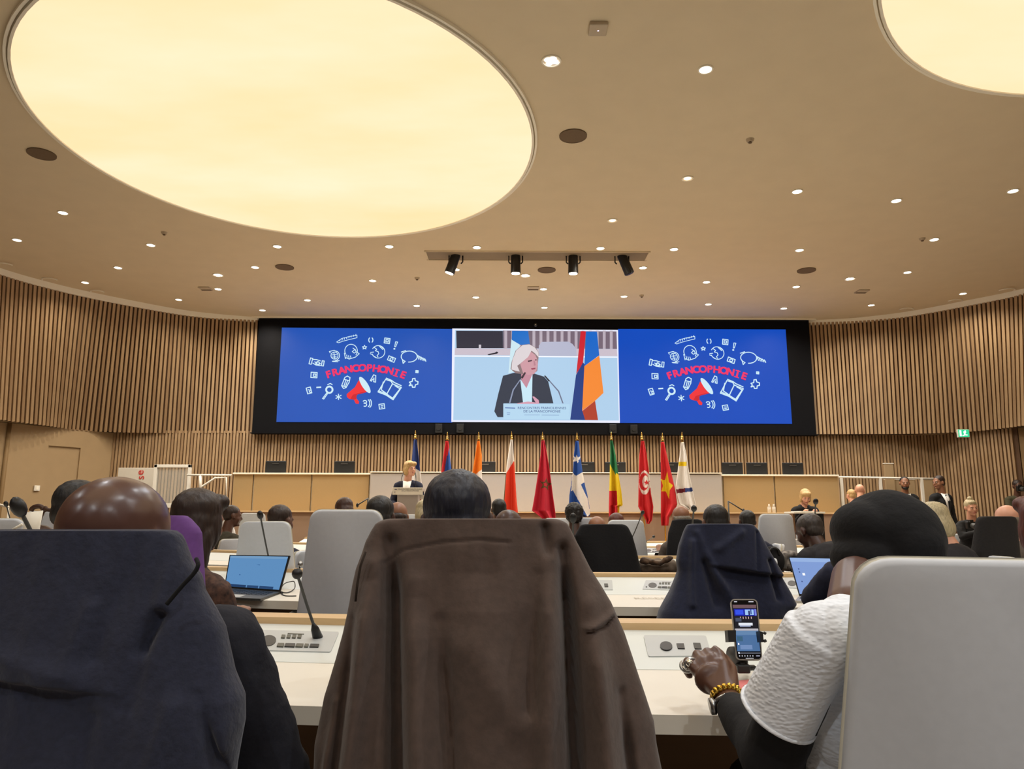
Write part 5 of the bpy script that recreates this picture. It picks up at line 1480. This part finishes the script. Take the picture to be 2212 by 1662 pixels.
# --- third row and beyond
person('man with cropped dark hair in a navy suit beside the chair behind the laptop', 604, 1091, 5.5, -4, 5, -20, 0, 1.0, skin=s_dark, top=c_navy, hair='crop', hm=h_dbr, lean=.0, chairrot=85)
person('brown-haired person with glasses bending, above the empty greige chair', 751, 1071, 7.2, 10, 30, 20, 0, 1.05, skin=s_fair, top=c_suit, hair='short', hm=h_brown, lean=.3, chairrot=85)
person('person with a smooth black head covering, right of the empty greige chair', 822, 1073, 5.2, 0, 8, 0, 0, 1.18, skin=s_deep, top=c_black, hair='short', hm=h_black, lean=.05, chairrot=85)
person('balding man in front of the lectern column', 858, 1082, 5.5, 0, 15, 0, 0, .97, skin=s_mid, top=c_suit, hair='side', hm=h_dbr, lean=.15, chairrot=85)
person('blond person bending forward between the lectern and the dark-haired head', 916, 1080, 7.5, 0, 20, 0, 0, .98, skin=s_fair, top=c_white, topname='blouse', hair='bob', hm=h_ash, lean=.15, chairrot=85)
person('short-haired man far ahead, just right of the dark-haired head', 1078, 1079, 7.4, 0, 5, 0, 0, .9, skin=s_dark, top=c_suit, hair='short', hm=h_black, lean=.05, chairrot=85)
person('person with round curly black hair in front of the white cross flag', 1240, 1091, 7.1, 0, 5, 0, 0, .9, skin=s_deep, top=c_black, hair='curly', hm=h_black, lean=.05, chairrot=85)
person('bald man sunk behind the black coat chair', 1290, 1112, 7.0, 0, 20, 0, 0, 1.08, skin=s_mid, top=c_suit, hair=None, lean=.2, chairrot=85)
person('auburn-haired person under the green yellow red flag', 1331, 1109, 7.5, 0, 10, 0, 0, .95, skin=s_fair, top=c_black, hair='short', hm=h_red, lean=.1, chairrot=85)
person('bald man in a grey suit under the star flag', 1471, 1092, 7.2, 12, 8, 0, 0, 1.05, skin=s_mid, top=c_grey, hair='side', hm=h_grey, lean=.0)
person('man with short black hair right of the navy coat', 1614, 1102, 7.2, 0, 10, 0, 0, .95, skin=s_deep, top=c_navy, hair='crop', hm=h_black, lean=.1, chairrot=85)
person('grey-haired man bowing his head left of the black beret', 1757, 1106, 5.35, 30, 22, 0, 0, 1.03, skin=s_deep, top=c_suit, hair='crop', hm=hairmat('dark_grey', (66, 58, 54)), lean=.22, chairrot=80, hunch=.07)
person('grey balding man behind the square-topped charcoal coat', 2176, 1090, 5.7, 0, 10, 0, 0, 1.02, skin=s_fair, top=c_grey, hair='side', hm=h_grey, lean=.1, chairrot=85)
person('man in moss green seen from behind left of the slatted laptop chair', 500, 1092, 8.1, -30, 5, -25, 0, .97, skin=s_dark, top=c_dkgreen, hair='crop', hm=h_dbr, lean=.05, chairrot=80)
person('blond person half hidden behind the long dark brown hair', 476, 1071, 8.7, -10, 0, 0, 0, .88, skin=s_fair, top=c_white, topname='blouse', hair='bob', hm=h_blond, lean=.05, chairrot=85)
# --- stage and front
person('blond woman in a navy jacket speaking at the lectern', 882, 997, 12.55, 176, 4, 48, 0, 1.08, base=STZ, pose='stand', skin=s_fair, top=c_navy, hair='bob', hm=h_blond, lean=.0, facedet=True, shirt=c_white, arms='lectern', vox=.009)
person('blond woman in black writing at a small table on the stage', 1737, 1055, 12.9, 172, 30, 0, 0, 1.0, base=STZ, skin=s_fair, top=c_black, topname='blouse', hair='bob', hm=h_blond, lean=.12, facedet=True, chairrot=0, vox=.01)
person('bald man in a pale pink shirt turned away, left of the beige cabinet', 1853, 1046, 13.4, 25, 5, -55, 0, 1.0, pose='stand', skin=s_fair, top=c_pink, topname='shirt', hair=None, lean=.05, vox=.011)
person('short blond person half hidden beside the bald man in pink', 1838, 1058, 13.9, 15, 5, 0, 0, .9, pose='stand', skin=s_fair, top=c_white, topname='shirt', hair='short', hm=h_blond, lean=.05, vox=.011)
person('bearded man in a black suit and tie standing in front of the beige board', 1954, 1030, 14.1, 176, 2, -16, 0, 1.05, pose='stand', skin=s_mid, top=c_black, hair='crop', hm=h_black, lean=.0, facedet=True, beard=h_black, shirt=c_white, tie=c_black, vox=.01)
person('man in a black suit with a long dark tie, turned in profile at right', 2033, 1028, 13.7, 196, 4, -88, 0, 1.06, pose='stand', skin=s_mid, top=c_black, hair='short', hm=h_dbr, lean=.0, facedet=True, shirt=c_white, tie=c_black, vox=.01)
ph = person('woman photographer in black with hair in a bun and pearl earrings', 2097, 1079, 10.9, 178, 8, -5, 5, 1.0, skin=s_fair, top=c_black, topname='jumper', hair='bun', hm=h_ash, lean=.1, facedet=True, arms={1: (V((.2, .06, -.42)), V((.04, .2, -.34))), -1: (V((-.2, .06, -.42)), V((-.04, .2, -.36)))}, chairrot=0, vox=.01)
person('man in an olive shirt at the right edge holding a camera', 2196, 1037, 14.5, 170, 10, 0, 0, 1.02, pose='stand', skin=s_dark, top=c_olive, topname='shirt', hair='short', hm=h_dbr, lean=.0, facedet=True, arms='camera', vox=.01)
# beard of the suited man, glasses, earrings
def camera_thing(px, py, Y, label):
    c = P(px, py, Y)
    t = thing('photo_camera', label, 'camera', c, 0, 'cameras held by the photographers')
    link('body', boxm((0, 0, 0), (.14, .06, .1), .012), t, m_blk, loc=(0, 0, 0))
    bm = bmesh.new(); cyl(bm, (0, -.03, -.005), (0, -.12, -.02), .038, .042, 20); link('lens', bm_mesh(bm), t, m_dkgrey, loc=(0, 0, 0))
    link('viewfinder', boxm((0, 0, .06), (.05, .05, .03), .006), t, m_blk, loc=(0, 0, 0))
camera_thing(2098, 1135, 10.62, 'black camera in the hands of the woman photographer')
camera_thing(2204, 1056, 14.2, 'black camera held up by the man in olive')
# small table of the writing woman
a = P(1702, 1108, 12.5); b = P(1768, 1108, 12.5)
t = thing('side_table', 'small table with a dark front where the blond woman writes', 'table', ((a.x + b.x) / 2, 12.45, STZ))
link('top', boxm(((a.x + b.x) / 2, 12.45, a.z), (b.x - a.x, .45, .03), .004), t, m_white)
link('front', boxm(((a.x + b.x) / 2 + .06, 12.26, (STZ + a.z) / 2), (b.x - a.x - .16, .02, a.z - STZ - .04)), t, c_black)
for s in (-1, 1): link('side', boxm(((a.x + b.x) / 2 + s * (b.x - a.x) * .46, 12.5, (STZ + a.z) / 2), (.03, .4, a.z - STZ - .03)), t, m_mod)
tp = thing('paper', 'white paper sheets under the hands of the writing woman', 'paper', ((a.x + b.x) / 2 - .05, 12.4, a.z + .016))
link('sheet', boxm((0, 0, .003), (.3, .22, .006)), tp, c_white, loc=(0, 0, 0))
link('top_sheet', boxm((.03, -.02, .008), (.2, .2, .003)), tp, c_white, loc=(0, 0, 0))
m_cg = mat('bottle_glass', (225, 222, 214), .08, alpha=.45, var=.02)
bt = None
for k, (px, lab) in enumerate([(1662, 'left one of two small glass bottles on the tribune shelf'), (1672, 'right one of two small glass bottles on the tribune shelf')]):
    c = P(px, 1106, TY - .5)
    if bt is None:
        bt = thing('glass_bottle', lab, 'bottle', (c.x, TY - .5, zl), 0, 'glass bottles on the tribune shelf')
        bm = bmesh.new(); cyl(bm, (0, 0, 0), (0, 0, .1), .034, .034, 14); cyl(bm, (0, 0, .1), (0, 0, .14), .034, .013, 14); link('bottle_body', bm_mesh(bm, True), bt, m_cg, loc=(0, 0, 0))
        bm = bmesh.new(); cyl(bm, (0, 0, .14), (0, 0, .16), .015, .015, 12); link('stopper', bm_mesh(bm, True), bt, m_whitep, loc=(0, 0, 0))
    else: dup(bt, (c.x, TY - .5, zl), 0, lab)
# jug and bag at far left
c = P(68, 1140, 3.9)
t = thing('white_jug', 'white jug with a spout by the left slanted microphone', 'jug', V((c.x, 3.9, .735)))
hz = P(68, 1107, 3.9).z - .735
prof = [(0, .036), (.25, .038), (.5, .04), (.78, .038), (1, .034)]
vs, fs = [], []
for z, r in prof:
    for q in range(20):
        a = 2 * pi * q / 20; sp = .016 * max(0, cos(a)) ** 8 * (1 if z == 1 else 0)
        vs.append(((r + sp) * cos(a), (r + sp) * sin(a), z * hz + sp * .6))
for i in range(len(prof) - 1):
    for q in range(20): fs.append((i * 20 + q, i * 20 + (q + 1) % 20, (i + 1) * 20 + (q + 1) % 20, (i + 1) * 20 + q))
fs.append(tuple(range(20))[::-1]); fs.append(tuple(range(80, 100)))
link('jug_body', mesh_from(vs, fs, True), t, m_trim, loc=(0, 0, 0))
link('jug_handle', tube([(-.05, 0, hz * .85), (-.09, 0, hz * .8), (-.09, 0, hz * .4), (-.045, 0, hz * .25)], .008, 8), t, m_trim, loc=(0, 0, 0))
m_lea = mat('brown_leather', (70, 42, 26), .5, var=.2, scale=30)
t = thing('shoulder_bag', 'dark brown bag strap hanging over a chair at far left', 'bag', P(90, 1140, 5.6))
link('strap', tube(smooth_line([P(67, 1104, 5.6), P(72, 1097, 5.6), P(85, 1094, 5.6), P(93, 1101, 5.6), P(86, 1120, 5.6), P(80, 1142, 5.6)], 5), .018, 8), t, m_lea)
link('strap', tube(smooth_line([P(93, 1101, 5.6), P(105, 1102, 5.6), P(113, 1105, 5.6), P(112, 1125, 5.6)], 5), .014, 8), t, m_lea)
link('pouch', blob_groups([(I4, [ell(P(84, 1160, 5.6), (.12, .07, .09)), ell(P(98, 1100, 5.6), (.02, .02, .03))])], .012), t, m_lea)

# ============================================================ WHITE QUILTED WOMAN (right foreground)
m_quilt = mat('white_quilted', (238, 243, 250), .85, var=.06, scale=150)
nt = m_quilt.node_tree; bs = nt.nodes['Principled BSDF']
tc = nt.nodes.new('ShaderNodeTexCoord'); mp = nt.nodes.new('ShaderNodeMapping'); mp.inputs['Rotation'].default_value = (0, radians(35), 0); mp.inputs['Scale'].default_value = (1, 1, 1.9)
vo = nt.nodes.new('ShaderNodeTexVoronoi'); vo.inputs['Scale'].default_value = 105; vo.feature = 'SMOOTH_F1'
bu = nt.nodes.new('ShaderNodeBump'); bu.inputs['Strength'].default_value = .8; bu.inputs['Distance'].default_value = .0035; bu.invert = True
nt.links.new(tc.outputs['Object'], mp.inputs[0]); nt.links.new(mp.outputs[0], vo.inputs['Vector']); nt.links.new(vo.outputs['Distance'], bu.inputs['Height']); nt.links.new(bu.outputs[0], bs.inputs['Normal'])
def con(p0, p1, r0, r1): return ('con', V(p0), V(p1), r0, r1, None)
_ap = add_prim
def add_prim(bm, pr, X):
    if pr[0] == 'con':
        _, p0, p1, r0, r1, _s = pr
        cyl(bm, X @ p0, X @ p1, r0, r1, 28)
    else: _ap(bm, pr, X)
hc = P(1924, 1203, 1.47)
HX = M.Translation(hc) @ M.Rotation(radians(6), 4, 'Z') @ M.Rotation(radians(-22), 4, 'X') @ M.Scale(1.0, 4)
S1, S2 = P(1772, 1378, 1.28), P(2085, 1378, 1.28)
NB = P(1905, 1300, 1.34); CHs = P(1928, 1495, 1.38); WA = P(1928, 1680, 1.42); HI = V((WA.x, 1.47, .58))
EL = P(1668, 1640, 1.40); WR = P(1572, 1513, 1.60)
knY = 1.68
K = [P(1561, 1436, 1.66), P(1540, 1427, 1.68), P(1517, 1430, 1.685), P(1499, 1443, 1.68)]
hand = [cap(WR, K[0], .021, .0155), cap(WR, K[1], .021, .0155), cap(WR, K[2], .021, .0145), cap(WR, K[3], .019, .013)]
fing = [[K[0], P(1556, 1414, 1.685), P(1545, 1403, 1.70)], [K[1], P(1528, 1409, 1.715), P(1522, 1424, 1.745), P(1528, 1438, 1.74)], [K[2], P(1506, 1414, 1.715), P(1500, 1430, 1.745), P(1507, 1445, 1.74)], [K[3], P(1486, 1430, 1.70), P(1482, 1446, 1.725), P(1489, 1459, 1.72)]]
for f in fing:
    rs = [.0125, .0108, .0098, .0088] if len(f) == 4 else [.0125, .0102, .0085]
    for q in range(len(f) - 1): hand.append(cap(f[q], f[q + 1], rs[q], rs[q + 1]))
hand += [cap(WR, P(1578, 1478, 1.63), .024, .018), cap(P(1578, 1478, 1.63), P(1580, 1446, 1.665), .018, .0125), cap(P(1580, 1446, 1.665), P(1567, 1424, 1.69), .0125, .010), ell(P(1540, 1468, 1.65), (.040, .017, .033))]
SI = V((S2.x + .02, 1.38, .80)); W2 = V((S2.x - .04, 1.62, .78))
bodyp = [cap(NB, hc + V((-.012, -.01, -.07)), .058, .055), cap(P(1850, 1320, 1.32), P(1852, 1255, 1.39), .05, .045), ell(CHs, (.14, .09, .16)), ell(WA, (.12, .09, .14)), ell(HI, (.16, .12, .12)), cap(S1, S2, .045, .045), cap(S1, EL, .045, .036), cap(EL, WR, .034, .024),
         cap(S2, SI, .045, .036), cap(SI, W2, .034, .022), cap(W2, W2 + V((-.02, .1, -.01)), .026, .02, ((0, 0, 1), .6))]
for q in range(4): bodyp.append(cap(W2 + V((-.05 + q * .019, .09, -.01)), W2 + V((-.052 + q * .02, .15, -.025)), .009, .0075))
for s in (-1, 1): bodyp += [cap(HI + V((s * .09, 0, 0)), HI + V((s * .1, .42, -.06)), .08, .055), cap(HI + V((s * .1, .42, -.06)), HI + V((s * .1, .38, -.5)), .05, .035), cap(HI + V((s * .1, .38, -.5)), HI + V((s * .1, .5, -.54)), .035, .03)]
me = blob_groups([(HX, head_prims()), (I4, bodyp + hand)], .0042, smooth=2)
for v in me.vertices: v.co -= V((HI.x, HI.y, 0))
wo = link('person', me, None, s_dark); wo.location = (HI.x, HI.y, 0); PMAT[wo.name] = M.Translation((HI.x, HI.y, 0))
tag(wo, 'woman in a white quilted top and black beret, raising her ringed hand', 'person')
def fold(co):
    w = .004 * noise.noise(co * 12)
    return w
axis = (P(1678, 1544, 1.35) - S1).normalized()
HE = P(1680, 1542, 1.35)
quilt = blob_groups([(I4, [ell(CHs, (.168, .105, .20)), ell(WA, (.170, .11, .18)), ell(HI, (.185, .13, .12)), cap(S1 + V((.01, 0, 0)), S2, .060, .060), cap(P(1830, 1352, 1.3), P(2000, 1352, 1.3), .052, .052), con(S1 - axis * .01, HE, .061, .064), con(S2, S2 + V((.03, .06, -.19)), .064, .07)])], .005, smooth=3, disp=fold)
link('quilted_top', quilt, wo, m_quilt)
# hem edge of the sleeve
link('sleeve_hem', tube([HE - axis * .002 + (M.Rotation(2 * pi * k / 32, 3, axis) @ (axis.cross(V((0, 0, 1))).normalized() * .0645)) for k in range(33)], .0035, 6), wo, m_quilt)
link('black_sleeve', blob_groups([(I4, [cap(S1, EL, .050, .054), con(EL, WR - (WR - EL).normalized() * .022, .055, .032), ell(EL, .056), cap(S2, SI, .05, .05), con(SI, W2, .05, .032)])], .005, smooth=3, disp=lambda co: .005 * noise.noise(co * 18)), wo, c_black)
for s in (-1,): pass
link('trousers', blob_groups([(I4, [cap(HI + V((s * .09, 0, 0)), HI + V((s * .1, .42, -.06)), .095, .07) for s in (-1, 1)] + [cap(HI + V((s * .1, .42, -.06)), HI + V((s * .1, .38, -.47)), .066, .055) for s in (-1, 1)] + [ell(HI, (.175, .135, .12))])], .014), wo, c_trou)
# black beret: dome, brim fold, hanging back part
m_beret = mat('black_felt', (13, 13, 16), .95, var=.2, scale=90, bump=.4)
cz = lambda px, py, Y: P(px, py, Y)
beret = blob_groups([(I4, [ell(P(1920, 1166, 1.47), (.095, .116, .096)), ell(P(1950, 1180, 1.43), (.068, .085, .066)), ell(P(1868, 1150, 1.46), (.058, .085, .062)), ell(P(1872, 1205, 1.44), (.062, .075, .05)), cap(P(1880, 1225, 1.42), P(1985, 1222, 1.40), .045, .05)])], .005, smooth=6, disp=lambda co: .003 * noise.noise(co * 16))
link('beret', beret, wo, m_beret)
# bracelet, watch and rings
ax = (K[1] - WR).normalized(); u1 = ax.cross(V((0, 1, 0))).normalized(); u2 = ax.cross(u1)
WRc = WR + ax * .012
m_goldl = mat('gold_link', (240, 200, 90), .18, 1, var=.05)
br = thing('gold_bracelet', 'chunky gold link bracelet on the raised wrist', 'bracelet', WRc)
for k in range(18):
    a = 2 * pi * k / 18
    c = WRc + (u1 * cos(a) * .029 + u2 * sin(a) * .026)
    bm = bmesh.new(); q = M.Translation(c) @ (u1 * -sin(a) + u2 * cos(a)).to_track_quat('X', 'Z').to_matrix().to_4x4()
    bmesh.ops.create_icosphere(bm, subdivisions=2, radius=1, matrix=q @ M.Diagonal((.006, .0045, .0075, 1)))
    link('link', bm_mesh(bm, True), br, m_goldl)
wt = thing('wrist_watch', 'silver wrist watch seen edge-on below the gold bracelet', 'watch', WR)
W_ = WR - ax * .008
link('strap', tube([W_ + u1 * cos(a) * .0295 + u2 * sin(a) * .0265 for a in [2 * pi * k / 24 for k in range(25)]], .0045, 8), wt, m_steel)
bm = bmesh.new(); c = W_ + (P(1536, 1520, 1.6) - P(1560, 1516, 1.6)).normalized() * .030; cyl(bm, c, c + (c - W_).normalized() * .009, .017, .016, 20)
link('watch_case', bm_mesh(bm, True), wt, m_steel)
for k, (p, q, lab) in enumerate([(K[3], fing[3][1], 'large silver ring on the little finger'), (fing[3][1], fing[3][2], 'second silver ring, lower on the little finger')]):
    c = p.lerp(q, .62); d = (q - p).normalized(); e1 = d.cross(V((0, 1, 0))).normalized(); e2 = d.cross(e1)
    rg = thing('ring', lab, 'ring', c)
    link('band', tube([c + e1 * cos(a) * .0125 + e2 * sin(a) * .0125 for a in [2 * pi * z / 20 for z in range(21)]], .0042, 8), rg, m_steel)
    bm = bmesh.new(); sph(bm, c + V((-.004, -.013, .004)), (.009, .006, .008)); link('stone', bm_mesh(bm, True), rg, mat('silver_bead', (225, 220, 210), .12, 1, var=.05))

# ============================================================ PHONE ON TRIPOD
def bil(c4, u, v):
    return c4[0].lerp(c4[1], u).lerp(c4[3].lerp(c4[2], u), v)
ph4 = [P(1577, 1294.5, 2.06), P(1636, 1294.5, 2.05), P(1647.5, 1427, 2.00), P(1590.5, 1427, 2.01)]
t = thing('smartphone', 'smartphone filming the stage, clamped upright on a small tripod', 'phone', ph4[3])
def rr(c4, inset, n=5, r=.1):
    pts = []
    W, Hh = 1.0, 2.24
    for cx, cy, a0 in ((1 - r, r, -90), (1 - r, Hh - r, 0), (r, Hh - r, 90), (r, r, 180)):
        for k in range(n + 1):
            a = radians(a0 + 90 * k / n)
            x, y = cx + cos(a) * (r - inset), cy + sin(a) * (r - inset)
            pts.append(bil(c4, x, y / Hh))
    return pts
nrm = (ph4[1] - ph4[0]).cross(ph4[3] - ph4[0]).normalized()
if nrm.y > 0: nrm = -nrm
def polysolid(pts, th, n_):
    n = len(pts); q = [p - n_ * th for p in pts]
    return mesh_from(pts + q, [tuple(range(n)), tuple(range(2 * n - 1, n - 1, -1))] + [(i, i + n, (i + 1) % n + n, (i + 1) % n) for i in range(n)])
link('case', polysolid(rr(ph4, 0, 6, .17), .0085, nrm), t, mat('titanium', (176, 168, 156), .3, 1, var=.05))
scr_ = link('display', polysolid([p + nrm * .0006 for p in rr(ph4, .045, 6, .17)], .0006, nrm), t, mat('phone_black', (10, 10, 14), .15, var=.05))
subparent(scr_)
LV = [.0010]
def pq(nm, u0, v0, u1, v1, rgb, e=1.0):
    LV[0] += .00008
    ps = [bil(ph4, u, v) + nrm * LV[0] for u, v in ((u0, v0), (u1, v0), (u1, v1), (u0, v1))]
    link(nm, mesh_from(ps, [(0, 1, 2, 3)]), scr_, mat('phone_%02x%02x%02x' % rgb, rgb, emit=e))
pq('picture', .07, .10, .93, .20, (110, 84, 90)); pq('picture', .07, .155, .93, .50, (22, 20, 30))
pq('filmed_screen', .10, .17, .90, .285, (14, 26, 160)); pq('filmed_slide', .14, .185, .44, .265, (50, 80, 230)); pq('filmed_speaker', .50, .18, .82, .27, (160, 200, 245)); pq('filmed_figure', .62, .20, .68, .27, (20, 30, 90)); pq('filmed_flag', .70, .18, .74, .26, (40, 60, 140)); pq('filmed_slide', .85, .175, .92, .28, (120, 130, 220))
for k in range(5): pq('filmed_flag', .30 + k * .1, .30, .325 + k * .1, .335, (230, 190, 190))
pq('filmed_seat', .12, .32, .34, .38, (70, 76, 96)); pq('filmed_desk', .22, .40, .74, .445, (226, 230, 240)); pq('filmed_desk', .26, .445, .66, .465, (150, 160, 190))
pq('bright_band', .07, .495, .93, .528, (186, 182, 190)); pq('picture', .07, .53, .93, .86, (74, 110, 156)); pq('reflected_plate', .1, .62, .32, .70, (58, 96, 124)); pq('reflected_card', .2, .76, .65, .83, (112, 140, 186)); pq('picture', .07, .53, .93, .60, (98, 132, 172))
pq('slider', .14, .885, .93, .892, (190, 196, 214)); pq('slider_knob', .10, .875, .15, .90, (250, 250, 255))
for k in range(6): pq('control_icon', .12 + k * .1, .925, .155 + k * .1, .943, (200, 204, 214))
pq('done_button', .76, .925, .9, .942, (150, 152, 170)); pq('home_bar', .36, .968, .66, .974, (235, 235, 240)); pq('status_time', .13, .045, .24, .058, (220, 220, 230)); pq('status_icons', .66, .045, .84, .058, (220, 220, 230)); pq('record_dot', .12, .73, .17, .76, (235, 240, 255))
t = thing('phone_tripod', 'small black tripod with a spring clamp holding the phone', 'tripod', P(1612, 1470, 2.0))
link('clamp_jaw', slab([P(1572, 1362, 1.995), P(1590, 1362, 1.995), P(1590, 1387, 1.99), P(1574, 1388, 1.99)], -.03), t, m_blk)
link('clamp_jaw', slab([P(1641, 1364, 1.995), P(1648, 1366, 1.995), P(1650, 1388, 1.99), P(1643, 1388, 1.99)], -.03), t, m_blk)
link('clamp_arm', tube([P(1580, 1376, 2.04), P(1612, 1385, 2.05), P(1645, 1377, 2.04)], .009, 8), t, m_blk)
link('clamp_lug', tube([P(1650, 1367, 1.99), P(1654, 1370, 1.99)], .004, 6), t, m_blk); link('clamp_lug', tube([P(1650, 1386, 1.99), P(1655, 1384, 1.99)], .004, 6), t, m_blk)
link('neck', tube([P(1612, 1385, 2.05), P(1606, 1425, 2.04), P(1604, 1446, 2.02)], [.01, .012, .014], 10), t, m_blk)
bm = bmesh.new(); c = P(1580, 1418, 2.04); cyl(bm, c, c + V((.03, .01, .0)), .024, .024, 20); link('tension_knob', bm_mesh(bm, True), t, m_dkgrey)
bx = P(1604, 1444, 2.02)
link('leg_hub', boxm(bx, (.034, .03, .022), .004), t, m_blk)
for px, py in ((1580, 1468), (1652, 1462), (1612, 1440)):
    e = on(px, py, 1)
    link('leg', tube([bx, bx.lerp(e, .5) + V((0, 0, .012)), e + V((0, 0, .004))], [.008, .007, .005], 8), t, m_blk)

# ============================================================ LAPTOPS, BAG, COAT ON THE FAR DESK
def laptop(label, TL, TR, BR, BL, FR, FL, k, lean, colr, decor, bodym):
    hR, hL = on(*BR, k, .012), on(*BL, k, .012)
    tR, tL = P(*TR, hR.y + lean), P(*TL, hL.y + lean)
    t = thing('laptop', label, 'laptop', (hL + hR) / 2, 0, 'open laptops on the second desk')
    fR_, fL_ = on(*FR, k, .012), on(*FL, k, .012)
    me = mesh_from([hL, hR, fR_, fL_] + [p - V((0, 0, .011)) for p in (hL, hR, fR_, fL_)], [(0, 1, 2, 3), (7, 6, 5, 4), (0, 4, 5, 1), (1, 5, 6, 2), (2, 6, 7, 3), (3, 7, 4, 0)])
    bs_ = subparent(link('keyboard_base', me, t, bodym))
    q4 = [hL, hR, fR_, fL_]
    for r in range(4):
        for cidx in range(11):
            u0, u1 = .06 + cidx * .08, .06 + cidx * .08 + .065; v0, v1 = .12 + r * .12, .12 + r * .12 + .09
            ps = [bil(q4, u, v) + V((0, 0, .0015)) for u, v in ((u0, v0), (u1, v0), (u1, v1), (u0, v1))]
            link('key', mesh_from(ps + [p - V((0, 0, .0015)) for p in ps], [(0, 1, 2, 3), (0, 4, 5, 1), (1, 5, 6, 2), (2, 6, 7, 3), (3, 7, 4, 0)]), bs_, m_blk)
    ps = [bil(q4, u, v) + V((0, 0, .0006)) for u, v in ((.3, .66), (.65, .66), (.65, .94), (.3, .94))]
    link('touchpad', mesh_from(ps, [(0, 1, 2, 3)]), bs_, mat('touchpad_grey', (190, 186, 176), .4, var=.04))
    q = [tL, tR, hR, hL]; n_ = (tR - tL).cross(hL - tL).normalized()
    if n_.y > 0: n_ = -n_
    lid = subparent(link('lid', polysolid(q, .007, n_), t, m_blk))
    def part(nm, u0, v0, u1, v1, rgb, off, e=1.):
        ps = [bil(q, u, v) + n_ * off for u, v in ((u0, v0), (u1, v0), (u1, v1), (u0, v1))]
        link(nm, mesh_from(ps, [(0, 1, 2, 3)]), lid, mat('lap_%02x%02x%02x' % rgb, rgb, emit=e, var=.0))
    part('display', .02, .03, .98, .95, colr, .0012)
    for i, d in enumerate(decor): part(*d, .0018 + i * .0003)
    return t
laptop('black laptop open on a blue page, left, beside the lace sleeve', (496, 1199), (626, 1201), (604.5, 1279), (484, 1270), (563, 1294), (425, 1288), 2, .05, (92, 140, 188),
       [('window_bar', .02, .03, .98, .10, (112, 152, 190)), ('logo', .435, .25, .475, .32, (40, 80, 140)), ('logo_word', .49, .27, .56, .30, (66, 108, 160)), ('icon', .24, .58, .26, .61, (40, 80, 140)), ('icon', .51, .57, .54, .60, (60, 100, 150)), ('taskbar', .02, .88, .40, .95, (30, 60, 100)), ('taskbar', .42, .88, .62, .95, (36, 68, 110)), ('taskbar', .64, .88, .88, .95, (36, 68, 110))], m_dkgrey)
laptop('laptop with a pale blue page at right, half hidden by a navy sleeve', (1703, 1203), (1800, 1205), (1815, 1289), (1727, 1288), (1830, 1300), (1716, 1298), 2, .04, (128, 156, 212),
       [('window_bar', .02, .03, .98, .13, (150, 178, 224)), ('icon', .14, .30, .17, .33, (60, 80, 130)), ('icon', .14, .38, .17, .41, (60, 80, 130)), ('cursor_glow', .21, .42, .27, .48, (250, 252, 255), ), ('icon', .14, .62, .17, .65, (60, 80, 130)), ('icon', .16, .82, .20, .87, (40, 50, 90))], mat('laptop_silver', (200, 196, 188), .35, .6, var=.03))
# cable loop
t = thing('charging_cable', 'thin black cable looping beside the left laptop', 'cable', on(612, 1281, 2))
link('cable', tube(smooth_line([on(600, 1278, 2, .004), on(620, 1281, 2, .004), on(636, 1272, 2, .01), P(636, 1258, 4.2), P(628, 1257, 4.2), on(614, 1262, 2, .02), on(606, 1276, 2, .008), on(614, 1287, 2, .003), on(640, 1288, 2, .003)], 8), .0028, 6), t, m_blk)
link('plug', tube([on(602, 1279, 2, .006), on(610, 1281, 2, .006)], .006, 6), t, m_blk)
# handbag and scarf, patterned coat
t = thing('handbag', 'black leather handbag right of the navy coat', 'bag', P(1672, 1228, 5.15))
link('bag_body', blob_groups([(I4, [ell(P(1671, 1212, 5.15), (.075, .06, .085)), ell(P(1668, 1196, 5.15), (.06, .05, .05))])], .01), t, c_black)
link('bag_handle', tube(smooth_line([P(1660, 1196, 5.1), P(1668, 1185, 5.1), P(1680, 1188, 5.1), P(1683, 1200, 5.1)], 4), .008, 6), t, m_blk)
t = thing('scarf', 'black and white patterned scarf heaped beside the handbag', 'scarf', P(1700, 1228, 5.3))
link('folds', blob_groups([(I4, [ell(P(1694, 1212, 5.3), (.05, .05, .07)), ell(P(1706, 1200, 5.3), (.06, .05, .03)), ell(P(1702, 1222, 5.3), (.05, .06, .04))])], .01, disp=lambda co: .012 * noise.noise(co * 40)), t, mat('patterned_scarf', (24, 22, 24), .8, var=.9, scale=30, rgb2=(170, 160, 150), bump=.3))
link('fringe', blob_groups([(I4, [cap(P(1692, 1205, 5.24), P(1697, 1228, 5.24), .018, .012)])], .008), t, mat('grey_scarf', (120, 116, 108), .8, var=.5, scale=50))
t = thing('patterned_jacket', 'brown patterned jacket heaped between the black coat and the navy coat', 'jacket', P(1420, 1232, 5.3))
link('folds', blob_groups([(I4, [cap(P(1388, 1226, 5.35), P(1452, 1224, 5.35), .05, .045), cap(P(1392, 1212, 5.4), P(1440, 1218, 5.4), .03, .02)])], .01, disp=lambda co: .015 * noise.noise(co * 22)), t, mat('grey_brown_cloth', (124, 108, 92), .85, var=.3, scale=16, bump=.3))
link('lining', blob_groups([(I4, [cap(P(1386, 1212, 5.28), P(1420, 1217, 5.28), .02, .016), cap(P(1425, 1217, 5.28), P(1448, 1207, 5.28), .018, .018)])], .008, disp=lambda co: .01 * noise.noise(co * 40)), t, mat('leopard_print', (110, 84, 62), .85, var=.9, scale=26, rgb2=(28, 20, 16)))
# printed lettering too small to pick apart letter by letter
for o in COL.objects:
    if o.name.split('.')[0] == 'lettering' and o.parent: o['kind'] = 'stuff'
